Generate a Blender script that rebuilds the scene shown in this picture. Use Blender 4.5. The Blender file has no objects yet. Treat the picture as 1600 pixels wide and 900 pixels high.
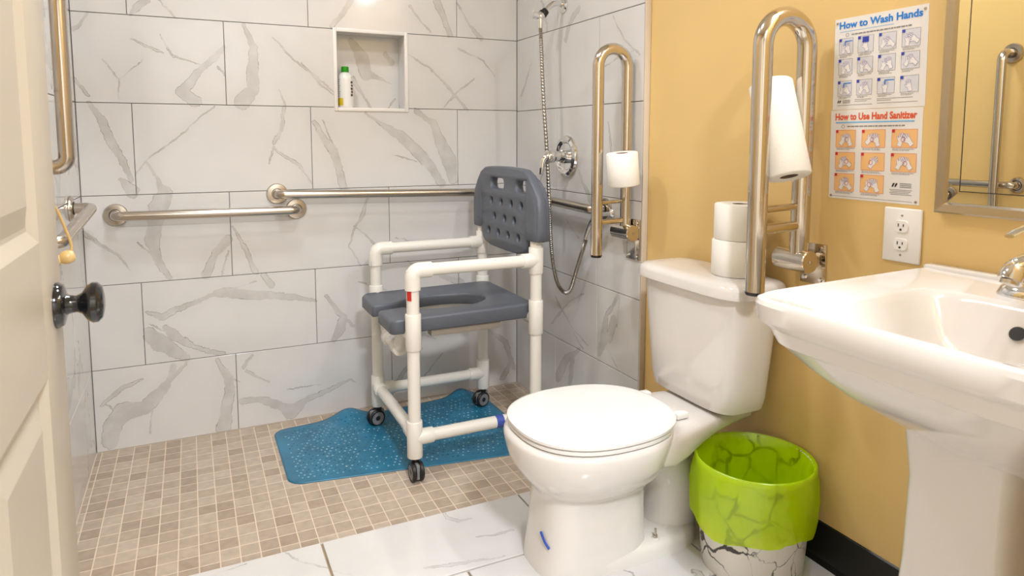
import bpy, bmesh, math, random
from mathutils import Vector, Matrix, Euler
from mathutils.geometry import tessellate_polygon
random.seed(7)
PI = math.pi
SC = bpy.context.scene
COL = SC.collection

# ------------------------------------------------------------------ camera
cam = bpy.data.objects.new('camera', bpy.data.cameras.new('camera'))
COL.objects.link(cam)
cam.data.sensor_width = 36.0
cam.data.sensor_fit = 'HORIZONTAL'
cam.data.lens = 1059.84 / 1600 * 36
cam.data.shift_y = (320.53 - 450) / 1600
cam.data.clip_start = 0.02
cam.location = (-1.306, -2.707, 1.1066)
cam.rotation_euler = (PI / 2 - 0.0975, 0, -0.4422)
cam.data.dof.use_dof = True
cam.data.dof.focus_distance = 2.1
cam.data.dof.aperture_fstop = 7.0
SC.camera = cam

# ------------------------------------------------------------------ world, exposure
w = bpy.data.worlds.new('world'); SC.world = w; w.use_nodes = True
w.node_tree.nodes['Background'].inputs[0].default_value = (1.0, 1.0, 1.0, 1)
w.node_tree.nodes['Background'].inputs[1].default_value = 0.35
vs = SC.view_settings
vs.view_transform = 'Standard'; vs.look = 'None'; vs.exposure = 0.12; vs.gamma = 1.0
vs.use_curve_mapping = False

CEIL = 2.32
ZF = 0.0966          # the main floor stands this much above the shower floor
XW = 0.02            # painted right wall
WL = -1.648          # left wall
YD = -2.46           # wall with the doorway
YE = -0.925          # where the shower tiling ends
YF = -1.041          # edge of the main floor towards the shower

WARM = (0.915, 0.955, 1.0)
def area_light(name, loc, size, power, color=WARM, rot=(0, 0, 0), spread=PI):
    l = bpy.data.lights.new(name, 'AREA'); l.shape = 'DISK'; l.size = size
    l.energy = power; l.color = color; l.spread = spread
    o = bpy.data.objects.new(name, l); COL.objects.link(o); o.location = loc; o.rotation_euler = rot
    return o
LIGHT_SPOTS = [(-1.10, -0.70, 0.15, 8.0), (-0.85, -1.32, 0.17, 7.5)]
for i, (lx, ly, ls, lp) in enumerate(LIGHT_SPOTS):
    area_light('downlight_lamp', (lx, ly, CEIL - 0.022), ls, lp)
area_light('hall_fill', (-1.0, -3.3, CEIL - 0.03), 0.3, 70)  # added fill light behind the camera, brightens the lower back wall
VANITY = [(-0.11, -1.93, 2.20), (-0.11, -2.13, 2.20), (-0.11, -2.33, 2.20)]
for v in VANITY:
    area_light('vanity_lamp', (v[0], v[1], v[2] - 0.062), 0.085, 3.2)

# ------------------------------------------------------------------ object helpers
def tag(o, label=None, cat=None, group=None, kind=None):
    if label: o['label'] = label
    if cat: o['category'] = cat
    if group: o['group'] = group
    if kind: o['kind'] = kind
    return o
def thing(name, label, cat, loc=(0, 0, 0), group=None):
    o = bpy.data.objects.new(name, None); COL.objects.link(o); o.location = loc
    o.empty_display_size = 0.05
    return tag(o, label, cat, group)
def world_of(o):
    m = Matrix.Identity(4)
    ch = []
    while o: ch.append(o); o = o.parent
    for c in reversed(ch):
        m = m @ c.matrix_parent_inverse @ c.matrix_basis
    return m
def obj(name, me, mat=None, parent=None, smooth=True, label=None, ang=35):
    if isinstance(me, bmesh.types.BMesh):
        bm = me; me = bpy.data.meshes.new(name)
        bmesh.ops.recalc_face_normals(bm, faces=bm.faces)
        if smooth:
            a = math.radians(ang)
            for f in bm.faces: f.smooth = True
            for e in bm.edges:
                if len(e.link_faces) == 2 and e.calc_face_angle(0) > a: e.smooth = False
        bm.to_mesh(me); bm.free()
    if mat is not None and not me.materials: me.materials.append(mat)
    o = bpy.data.objects.new(name, me); COL.objects.link(o)
    if parent:
        o.parent = parent; o.matrix_parent_inverse = world_of(parent).inverted()
    if label: o['label'] = label
    return o
def struct(name, me, mat=None, smooth=False):
    o = obj(name, me, mat, None, smooth); o['kind'] = 'structure'; return o

# ------------------------------------------------------------------ mesh helpers
def B(): return bmesh.new()
def box(bm, x0, x1, y0, y1, z0, z1, bev=0.0, seg=2):
    vs_ = [bm.verts.new((x, y, z)) for x in (x0, x1) for y in (y0, y1) for z in (z0, z1)]
    fs = [(0, 1, 3, 2), (4, 6, 7, 5), (0, 4, 5, 1), (2, 3, 7, 6), (0, 2, 6, 4), (1, 5, 7, 3)]
    faces = [bm.faces.new([vs_[i] for i in f]) for f in fs]
    if bev > 0:
        ed = list({e for f in faces for e in f.edges})
        bmesh.ops.bevel(bm, geom=ed, offset=bev, segments=seg, affect='EDGES', profile=0.5)
    return bm
def frames(pts):
    n = len(pts); T = []
    for i in range(n):
        a = pts[max(i - 1, 0)]; b = pts[min(i + 1, n - 1)]
        T.append((b - a).normalized())
    up = Vector((0, 0, 1)) if abs(T[0].z) < 0.9 else Vector((1, 0, 0))
    N = (up - T[0] * up.dot(T[0])).normalized()
    out = []
    for i in range(n):
        N = (N - T[i] * N.dot(T[i]))
        N.normalize()
        out.append((T[i], N, T[i].cross(N)))
    return out
def sweep(bm, pts, r, n=14, caps=True):
    pts = [Vector(p) for p in pts]
    rr = r if callable(r) else (lambda i, m: r)
    fr = frames(pts); rings = []
    for i, (p, (T, N, Bn)) in enumerate(zip(pts, fr)):
        q = rr(i, len(pts))
        rings.append([bm.verts.new(p + (N * math.cos(2 * PI * k / n) + Bn * math.sin(2 * PI * k / n)) * q) for k in range(n)])
    for a, b in zip(rings, rings[1:]):
        for k in range(n): bm.faces.new((a[k], a[(k + 1) % n], b[(k + 1) % n], b[k]))
    if caps:
        bm.faces.new(rings[0][::-1]); bm.faces.new(rings[-1])
    return bm
def fillet(pts, rad, seg=8):
    pts = [Vector(p) for p in pts]; out = [pts[0]]
    for i in range(1, len(pts) - 1):
        p = pts[i]; a = (pts[i - 1] - p); b = (pts[i + 1] - p)
        la, lb = a.length, b.length; a.normalize(); b.normalize()
        th = a.angle(b)
        R = rad[i - 1] if isinstance(rad, (list, tuple)) else rad
        d = min(R / math.tan(th / 2), la * 0.49, lb * 0.49); R = d * math.tan(th / 2)
        c = p + (a + b).normalized() * (R / math.sin(th / 2))
        s = p + a * d - c; e = p + b * d - c
        for k in range(seg + 1):
            ph = s.angle(e)
            out.append(c + (s * math.sin((1 - k / seg) * ph) + e * math.sin(k / seg * ph)) / math.sin(ph))
    out.append(pts[-1]); return out
def smooth_path(pts, seg=8):
    P = [Vector(p) for p in pts]; out = []
    for i in range(len(P) - 1):
        p0 = P[max(i - 1, 0)]; p1 = P[i]; p2 = P[i + 1]; p3 = P[min(i + 2, len(P) - 1)]
        for k in range(seg):
            t = k / seg
            out.append(0.5 * ((2 * p1) + (p2 - p0) * t + (2 * p0 - 5 * p1 + 4 * p2 - p3) * t * t + (3 * p1 - p0 - 3 * p2 + p3) * t ** 3))
    out.append(P[-1]); return out
def lathe(bm, prof, origin, axis=(0, 0, 1), n=32, closed=False):
    axis = Vector(axis).normalized(); o = Vector(origin)
    u = Vector((1, 0, 0)) if abs(axis.x) < 0.9 else Vector((0, 1, 0))
    u = (u - axis * u.dot(axis)).normalized(); v = axis.cross(u)
    rings = []
    for r, h in prof:
        if r < 1e-6: rings.append([bm.verts.new(o + axis * h)])
        else: rings.append([bm.verts.new(o + axis * h + (u * math.cos(2 * PI * k / n) + v * math.sin(2 * PI * k / n)) * r) for k in range(n)])
    pairs = list(zip(rings, rings[1:])) + ([(rings[-1], rings[0])] if closed else [])
    for a, b in pairs:
        for k in range(n):
            k2 = (k + 1) % n
            if len(a) == 1 and len(b) == 1: continue
            if len(a) == 1: bm.faces.new((a[0], b[k], b[k2]))
            elif len(b) == 1: bm.faces.new((a[k], a[k2], b[0]))
            else: bm.faces.new((a[k], a[k2], b[k2], b[k]))
    return bm
def loft(bm, loops, cap0=True, cap1=True):
    R = [[bm.verts.new(p) for p in l] for l in loops]; n = len(R[0])
    for a, b in zip(R, R[1:]):
        for k in range(n): bm.faces.new((a[k], a[(k + 1) % n], b[(k + 1) % n], b[k]))
    if cap0: bm.faces.new(R[0][::-1])
    if cap1: bm.faces.new(R[-1])
    return bm
def sup(cx, cy, hx, hy, z, e=4.0, n=56, hx2=None, tap=0.0):
    """superellipse loop; hx towards -x, hx2 towards +x; tap narrows y towards -x"""
    hx2 = hx if hx2 is None else hx2; out = []
    for k in range(n):
        t = 2 * PI * k / n; c, s = math.cos(t), math.sin(t)
        X = math.copysign(abs(c) ** (2 / e), c); Y = math.copysign(abs(s) ** (2 / e), s)
        x = X * (hx2 if X > 0 else hx)
        y = Y * hy * (1 + tap * X)
        out.append((cx + x, cy + y, z(cx + x, cy + y) if callable(z) else z))
    return out
def egg(cx, cy, af, ab, hw, z, e=2.2, n=56):
    return sup(cx, cy, af, hw, z, e, n, ab)
def offset_poly(poly, d):
    n = len(poly); out = []
    A = sum(poly[i][0] * poly[(i + 1) % n][1] - poly[(i + 1) % n][0] * poly[i][1] for i in range(n))
    s = 1 if A > 0 else -1
    for i in range(n):
        a = Vector(poly[i - 1]); b = Vector(poly[i]); c = Vector(poly[(i + 1) % n])
        e1 = (b - a).normalized(); e2 = (c - b).normalized()
        n1 = Vector((-e1.y, e1.x)); n2 = Vector((-e2.y, e2.x))
        m = n1 + n2
        if m.length < 1e-6: m = n1.copy()
        m.normalize(); k = d / max(m.dot(n1), 0.4)
        out.append(tuple(b + m * k * s))
    return out
def plate(bm, outline, holes, levels, place):
    """a plate with real holes: levels = [(depth, inset)...] from one face to the other"""
    loops = [outline] + holes
    def off(i, ins): return offset_poly(loops[i], ins if i == 0 else -ins)
    rings = [[[bm.verts.new(place(x, y, dpt)) for x, y in off(i, ins)] for i in range(len(loops))] for dpt, ins in levels]
    for A, Bq in zip(rings, rings[1:]):
        for la, lb in zip(A, Bq):
            n = len(la)
            for k in range(n): bm.faces.new((la[k], la[(k + 1) % n], lb[(k + 1) % n], lb[k]))
    for ri, (dpt, ins) in ((0, levels[0]), (-1, levels[-1])):
        polys = [[Vector((x, y, 0)) for x, y in off(i, ins)] for i in range(len(loops))]
        flat = [v for l in rings[ri] for v in l]
        for t in tessellate_polygon(polys):
            try: bm.faces.new([flat[i] for i in t])
            except ValueError: pass
    return bm
def circ(cx, cy, r, n=14, ry=None):
    ry = r if ry is None else ry
    return [(cx + r * math.cos(2 * PI * k / n), cy + ry * math.sin(2 * PI * k / n)) for k in range(n)]
def rrect(x0, x1, y0, y1, r, seg=4):
    out = []
    for cx, cy, a in ((x1 - r, y1 - r, 0), (x0 + r, y1 - r, PI / 2), (x0 + r, y0 + r, PI), (x1 - r, y0 + r, 1.5 * PI)):
        for k in range(seg + 1):
            t = a + PI / 2 * k / seg; out.append((cx + r * math.cos(t), cy + r * math.sin(t)))
    return out

# ------------------------------------------------------------------ materials
def mat(name, col, rough=0.5, metal=0.0, bump=None, var=None, coat=0.0, spec=0.5, trans=0.0, sss=0.0):
    """bump = (scale, strength); var = (scale, amount) brightness variation"""
    m = bpy.data.materials.new(name); m.use_nodes = True
    nt = m.node_tree; b = nt.nodes['Principled BSDF']
    b.inputs['Base Color'].default_value = (*col, 1); b.inputs['Roughness'].default_value = rough
    b.inputs['Metallic'].default_value = metal; b.inputs['Coat Weight'].default_value = coat
    b.inputs['Coat Roughness'].default_value = 0.05; b.inputs['Specular IOR Level'].default_value = spec
    tc = None
    if bump or var:
        tc = nt.nodes.new('ShaderNodeTexCoord')
    if var:
        n = nt.nodes.new('ShaderNodeTexNoise'); n.inputs['Scale'].default_value = var[0]; n.inputs['Detail'].default_value = 4
        nt.links.new(tc.outputs['Object'], n.inputs['Vector'])
        r = nt.nodes.new('ShaderNodeMapRange'); r.inputs[1].default_value = 0.3; r.inputs[2].default_value = 0.7
        r.inputs[3].default_value = 1 - var[1]; r.inputs[4].default_value = 1 + var[1] * 0.5
        nt.links.new(n.outputs[0], r.inputs[0])
        x = nt.nodes.new('ShaderNodeVectorMath'); x.operation = 'SCALE'; x.inputs[0].default_value = col
        nt.links.new(r.outputs[0], x.inputs['Scale']); nt.links.new(x.outputs[0], b.inputs['Base Color'])
    if bump:
        n = nt.nodes.new('ShaderNodeTexNoise'); n.inputs['Scale'].default_value = bump[0]; n.inputs['Detail'].default_value = 3
        nt.links.new(tc.outputs['Object'], n.inputs['Vector'])
        bp = nt.nodes.new('ShaderNodeBump'); bp.inputs['Strength'].default_value = bump[1]; bp.inputs['Distance'].default_value = 0.002
        nt.links.new(n.outputs[0], bp.inputs['Height']); nt.links.new(bp.outputs[0], b.inputs['Normal'])
    return m
def emis(name, col, s):
    m = bpy.data.materials.new(name); m.use_nodes = True; b = m.node_tree.nodes['Principled BSDF']
    b.inputs['Base Color'].default_value = (*col, 1)
    b.inputs['Emission Color'].default_value = (*col, 1); b.inputs['Emission Strength'].default_value = s
    return m
def s2l(r, g, b_):
    f = lambda c: (c / 255) / 12.92 if c / 255 <= 0.04045 else ((c / 255 + 0.055) / 1.055) ** 2.4
    return (f(r), f(g), f(b_))

M = dict(
    paint=mat('yellow_paint', (0.745, 0.515, 0.205), 0.45, bump=(260, 0.05), var=(3, 0.03)),
    white_paint=mat('white_paint', (0.80, 0.77, 0.71), 0.6),
    ceiling=mat('ceiling_paint', (0.82, 0.79, 0.74), 0.8),
    door=mat('door_paint', (0.53, 0.465, 0.375), 0.35, bump=(90, 0.03)),
    steel=mat('brushed_steel', (0.56, 0.50, 0.43), 0.24, 1.0, bump=(400, 0.03)),
    steel2=mat('polished_steel', (0.66, 0.60, 0.52), 0.13, 1.0),
    chrome=mat('chrome', (0.80, 0.80, 0.80), 0.05, 1.0),
    frame=mat('mirror_frame', (0.55, 0.51, 0.46), 0.22, 1.0),
    mirror=mat('mirror_glass', (0.88, 0.90, 0.86), 0.0, 1.0),
    black=mat('black_rubber', (0.012, 0.012, 0.012), 0.4),
    knob=mat('black_knob', (0.008, 0.008, 0.009), 0.12, 0.0, coat=0.5),
    base=mat('black_vinyl', (0.008, 0.008, 0.008), 0.35),
    pvc=mat('white_pvc', (0.83, 0.80, 0.74), 0.28),
    grey=mat('grey_foam_plastic', s2l(92, 97, 107), 0.42, bump=(500, 0.06)),
    hub=mat('caster_grey', (0.22, 0.22, 0.23), 0.4),
    bracket=mat('bracket_grey', (0.30, 0.26, 0.22), 0.4),
    china=mat('white_china', (0.725, 0.685, 0.65), 0.10, coat=0.3),
    seatw=mat('seat_white', (0.80, 0.775, 0.755), 0.18),
    paper=mat('tissue', (0.88, 0.85, 0.79), 0.95, bump=(160, 0.25)),
    card=mat('cardboard', (0.20, 0.14, 0.10), 0.9),
    grout=mat('wall_grout', (0.30, 0.26, 0.235), 0.9),
    mgrout=mat('mosaic_grout', (0.76, 0.63, 0.50), 0.9),
    fgrout=mat('floor_grout', (0.36, 0.27, 0.16), 0.9, var=(9, 0.35)),
    hosem=mat('hose_metal', (0.42, 0.39, 0.35), 0.28, 1.0), edget=mat('edge_trim', (0.62, 0.53, 0.42), 0.4),
    trimw=mat('niche_trim', (0.84, 0.80, 0.76), 0.3),
    outlet=mat('outlet_plastic', (0.84, 0.81, 0.77), 0.3),
    dark=mat('dark_slot', (0.015, 0.012, 0.010), 0.6),
    posterp=mat('poster_paper', (0.78, 0.75, 0.72), 0.45),
    blue=mat('ink_blue', (0.0, 0.20, 0.66), 0.5), orange=mat('ink_orange', (0.72, 0.08, 0.01), 0.5),
    ltblue=mat('ink_light_blue', (0.13, 0.42, 0.78), 0.5), inkgrey=mat('ink_grey', (0.23, 0.22, 0.22), 0.6),
    inkblack=mat('ink_black', (0.02, 0.02, 0.03), 0.5), navy=mat('ink_navy', (0.03, 0.05, 0.40), 0.5),
    purple=mat('ink_purple', (0.24, 0.20, 0.50), 0.5), red=mat('ink_red', (0.55, 0.02, 0.03), 0.5),
    panelb=mat('panel_pale', (0.66, 0.66, 0.70), 0.5), panelo=mat('panel_orange', (0.85, 0.50, 0.21), 0.5),
    handw=mat('hand_white', (0.80, 0.77, 0.75), 0.5),
    bottle=mat('bottle_white', (0.85, 0.84, 0.80), 0.25), cap=mat('cap_green', (0.02, 0.30, 0.01), 0.3),
    ylabel=mat('label_yellow', (0.72, 0.52, 0.02), 0.4), brown=mat('label_brown', (0.13, 0.035, 0.03), 0.4),
    redtag=mat('red_sticker', (0.62, 0.03, 0.02), 0.4), bluetag=mat('blue_sticker', (0.06, 0.10, 0.42), 0.4),
    cord=mat('cord_tan', (0.60, 0.40, 0.16), 0.5), bead=mat('bead_tan', (0.70, 0.48, 0.20), 0.3),
    brass=mat('aged_metal', (0.62, 0.52, 0.34), 0.25, 1.0), tape=mat('blue_tape', (0.01, 0.06, 0.42), 0.4),
    glasslamp=emis('lamp_glass', (1.0, 0.98, 0.96), 0.9),
)
VEINS_BACK = [[(-1.421,1.583,0.0130),(-1.454,1.550,0.0104),(-1.470,1.532,0.0052)],
[(-1.384,1.586,0.0021),(-1.331,1.531,0.0021)],
[(-1.594,1.531,0.0031),(-1.618,1.493,0.0052),(-1.641,1.469,0.0065)],
[(-1.472,1.446,0.0018),(-1.421,1.427,0.0041),(-1.374,1.408,0.0021)],
[(-1.385,1.471,0.0015),(-1.354,1.409,0.0021),(-1.347,1.396,0.0021),(-1.264,1.368,0.0015)],
[(-1.563,1.374,0.0013),(-1.514,1.305,0.0018),(-1.521,1.242,0.0013)],
[(-1.514,1.305,0.0015),(-1.436,1.387,0.0013)],
[(-1.179,1.441,0.0077),(-1.217,1.393,0.0128),(-1.262,1.350,0.0103),(-1.297,1.304,0.0179),(-1.319,1.276,0.0154)],
[(-1.325,1.276,0.0179),(-1.281,1.241,0.0230)],
[(-1.648,1.309,0.0052),(-1.608,1.255,0.0051)],
[(-1.203,1.364,0.0021),(-1.180,1.335,0.0038)],
[(-1.111,1.523,0.0052),(-1.074,1.440,0.0129),(-1.086,1.358,0.0206),(-1.086,1.288,0.0205),(-1.125,1.240,0.0256)],
[(-1.008,1.479,0.0018),(-0.935,1.400,0.0026),(-0.854,1.339,0.0031),(-0.787,1.285,0.0026)],
[(-0.912,1.394,0.0013),(-0.843,1.315,0.0026),(-0.788,1.272,0.0018)],
[(-0.993,1.291,0.0018),(-0.975,1.231,0.0036)],
[(-0.717,1.643,0.0133),(-0.743,1.592,0.0106),(-0.793,1.535,0.0079)],
[(-0.481,1.638,0.0027),(-0.396,1.542,0.0038)],
[(-0.372,1.672,0.0165),(-0.340,1.611,0.0110),(-0.313,1.535,0.0110)],
[(-0.275,1.667,0.0028),(-0.218,1.580,0.0045),(-0.169,1.530,0.0112)],
[(-0.495,1.447,0.0019),(-0.403,1.400,0.0027),(-0.329,1.329,0.0054),(-0.292,1.285,0.0068),(-0.235,1.228,0.0055)],
[(-0.199,1.363,0.0017),(-0.292,1.291,0.0041),(-0.335,1.237,0.0016)],
[(-0.268,1.480,0.0028),(-0.160,1.437,0.0020),(-0.110,1.372,0.0017)],
[(-1.606,1.229,0.0077),(-1.575,1.176,0.0128),(-1.547,1.089,0.0128),(-1.521,1.033,0.0103),(-1.494,0.962,0.0077)],
[(-1.528,0.967,0.0077),(-1.497,0.926,0.0231)],
[(-1.557,1.078,0.0015),(-1.528,1.045,0.0015)],
[(-1.212,1.226,0.0018),(-1.284,1.168,0.0020),(-1.338,1.118,0.0018),(-1.445,1.028,0.0018),(-1.481,0.979,0.0018)],
[(-1.445,1.028,0.0026),(-1.414,0.964,0.0077),(-1.396,0.918,0.0205)],
[(-0.975,1.224,0.0052),(-0.989,1.147,0.0077),(-1.018,1.089,0.0051)],
[(-1.019,1.075,0.0026),(-0.969,1.031,0.0046),(-0.928,1.006,0.0052),(-0.889,0.938,0.0026)],
[(-1.019,1.075,0.0026),(-1.039,1.015,0.0018)],
[(-0.870,1.172,0.0052),(-0.836,1.119,0.0130),(-0.800,1.061,0.0182),(-0.778,0.973,0.0130),(-0.762,0.909,0.0131)],
[(-0.834,1.178,0.0016),(-0.800,1.094,0.0018)],
[(-0.666,1.210,0.0039),(-0.608,1.163,0.0079),(-0.529,1.119,0.0213),(-0.463,1.059,0.0241),(-0.403,0.997,0.0189),(-0.353,0.916,0.0163)],
[(-0.460,1.216,0.0107),(-0.384,1.172,0.0135),(-0.365,1.111,0.0216),(-0.318,1.017,0.0326),(-0.301,0.936,0.0218)],
[(-0.566,1.039,0.0016),(-0.463,1.014,0.0021)],
[(-1.392,0.913,0.0256),(-1.419,0.862,0.0282),(-1.429,0.805,0.0231),(-1.440,0.748,0.0258),(-1.423,0.678,0.0104),(-1.397,0.613,0.0078)],
[(-1.647,0.790,0.0026),(-1.593,0.740,0.0041),(-1.546,0.694,0.0031),(-1.509,0.639,0.0016)],
[(-1.648,0.777,0.0026),(-1.584,0.728,0.0021)],
[(-1.490,0.745,0.0013),(-1.448,0.703,0.0021),(-1.417,0.638,0.0031),(-1.391,0.605,0.0078)],
[(-1.194,0.735,0.0181),(-1.240,0.681,0.0129),(-1.271,0.602,0.0156)],
[(-1.194,0.692,0.0018),(-1.219,0.602,0.0026)],
[(-1.175,0.786,0.0026),(-1.129,0.692,0.0062),(-1.099,0.604,0.0104)],
[(-0.666,0.868,0.0037),(-0.691,0.796,0.0079),(-0.722,0.754,0.0026),(-0.745,0.678,0.0021),(-0.705,0.599,0.0043)],
[(-0.722,0.754,0.0016),(-0.677,0.712,0.0037),(-0.594,0.636,0.0021)],
[(-0.555,0.699,0.0016),(-0.356,0.651,0.0033),(-0.209,0.647,0.0028)],
[(-0.497,0.593,0.0054),(-0.442,0.548,0.0082)],
[(-1.468,0.489,0.0052),(-1.424,0.465,0.0131),(-1.376,0.488,0.0105),(-1.322,0.506,0.0078),(-1.257,0.528,0.0078),(-1.209,0.536,0.0183),(-1.102,0.513,0.0157),(-1.009,0.503,0.0132),(-0.885,0.470,0.0053)],
[(-1.466,0.409,0.0211),(-1.433,0.369,0.0318),(-1.352,0.303,0.0133)],
[(-1.414,0.426,0.0079),(-1.390,0.395,0.0185),(-1.319,0.340,0.0080),(-1.222,0.304,0.0080)],
[(-1.466,0.442,0.0018),(-1.406,0.406,0.0021),(-1.328,0.360,0.0019)],
[(-1.100,0.567,0.0016),(-1.257,0.521,0.0016)],
[(-0.845,0.487,0.0053),(-0.792,0.408,0.0107),(-0.737,0.349,0.0054)],
[(-0.777,0.391,0.0161),(-0.788,0.342,0.0189),(-0.815,0.301,0.0108)],
[(-1.076,0.590,0.0104),(-1.043,0.549,0.0131)],
[(-0.712,0.532,0.0019),(-0.597,0.489,0.0027)],
[(-0.357,0.527,0.0110),(-0.270,0.486,0.0140)],
[(-1.353,0.284,0.0053),(-1.401,0.233,0.0081),(-1.450,0.178,0.0243),(-1.494,0.140,0.0272),(-1.555,0.139,0.0327),(-1.590,0.103,0.0274),(-1.606,0.035,0.0276)],
[(-1.622,0.170,0.0041),(-1.551,0.228,0.0081),(-1.495,0.248,0.0032)],
[(-1.391,0.280,0.0107),(-1.415,0.211,0.0108),(-1.441,0.184,0.0135)],
[(-1.612,0.173,0.0016),(-1.588,0.150,0.0022)],
[(-1.245,0.283,0.0053),(-1.212,0.209,0.0162),(-1.205,0.158,0.0190),(-1.221,0.085,0.0191),(-1.233,0.017,0.0275)],
[(-1.212,0.214,0.0016),(-1.172,0.187,0.0022)],
[(-1.467,0.148,0.0016),(-1.478,0.044,0.0027)],
[(-1.166,0.106,0.0109),(-1.104,0.103,0.0137),(-1.023,0.066,0.0165),(-0.988,0.031,0.0276),(-0.926,0.075,0.0110),(-0.825,0.109,0.0083),(-0.752,0.132,0.0055),(-0.732,0.118,0.0019)],
[(-1.121,0.280,0.0054),(-1.157,0.238,0.0067)],
[(-1.146,0.224,0.0054),(-1.067,0.166,0.0033)],
[(-0.997,0.124,0.0014),(-0.874,0.130,0.0016)],
[(-0.446,0.217,0.0028),(-0.538,0.118,0.0084),(-0.569,0.068,0.0113)],
[(-0.361,0.185,0.0020),(-0.463,0.065,0.0020)],
[(-0.150,0.273,0.0058),(-0.056,0.194,0.0118),(-0.015,0.069,0.0090)],
[(-0.072,0.033,0.0119),(-0.024,0.109,0.0089)],
[(-0.501,0.307,0.0083),(-0.389,0.251,0.0028)]]
VEINS_RIGHT = [[(-0.369,0.459,0.0021),(-0.462,0.403,0.0030),(-0.569,0.316,0.0025)],
[(-0.573,0.533,0.0024),(-0.446,0.461,0.0046),(-0.327,0.357,0.0032)],
[(-0.358,0.478,0.0018),(-0.472,0.393,0.0018),(-0.605,0.341,0.0029)],
[(-0.799,0.571,0.0090),(-0.730,0.488,0.0092),(-0.716,0.396,0.0234),(-0.684,0.330,0.0095)],
[(-0.778,0.481,0.0182),(-0.748,0.405,0.0162)],
[(-0.691,0.394,0.0017),(-0.762,0.351,0.0019),(-0.814,0.305,0.0016)],
[(-0.807,0.566,0.0022),(-0.794,0.463,0.0023)],
[(-0.545,0.312,0.0050),(-0.449,0.241,0.0181),(-0.383,0.147,0.0214)],
[(-0.498,0.261,0.0153),(-0.476,0.151,0.0130)],
[(-0.522,1.583,0.0098),(-0.453,1.541,0.0100),(-0.425,1.481,0.0100)],
[(-0.743,1.520,0.0018),(-0.809,1.431,0.0026),(-0.899,1.372,0.0021)],
[(-0.697,1.350,0.0018),(-0.785,1.376,0.0026),(-0.871,1.391,0.0017)],
[(-0.800,1.357,0.0088),(-0.826,1.247,0.0108)],
[(-0.136,1.418,0.0027),(-0.045,1.291,0.0045)],
[(-0.308,1.047,0.0018),(-0.187,0.884,0.0027)],
[(-0.533,0.985,0.0072),(-0.646,0.848,0.0093)],
[(-0.721,1.165,0.0045),(-0.774,0.948,0.0066)],
[(-0.441,0.791,0.0017),(-0.537,0.736,0.0024)]]
VEINS_FLOOR = [[(-0.723,-1.024,0.0029),(-0.718,-1.072,0.0057),(-0.704,-1.099,0.0056),(-0.669,-1.102,0.0028)],
[(-0.593,-1.201,0.0037),(-0.643,-1.199,0.0027),(-0.686,-1.188,0.0015)],
[(-0.845,-1.253,0.0024),(-0.784,-1.266,0.0052),(-0.707,-1.280,0.0028),(-0.652,-1.290,0.0012)],
[(-1.135,-1.049,0.0015),(-1.113,-1.094,0.0022),(-1.053,-1.157,0.0018)],
[(-0.532,-1.029,0.0040),(-0.484,-1.036,0.0080)],
[(-1.037,-1.167,0.0011),(-1.006,-1.201,0.0017)],
[(-1.275,-1.063,0.0018),(-1.225,-1.052,0.0011)],
[(-0.430,-1.428,0.0017),(-0.345,-1.441,0.0036)]]
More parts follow.
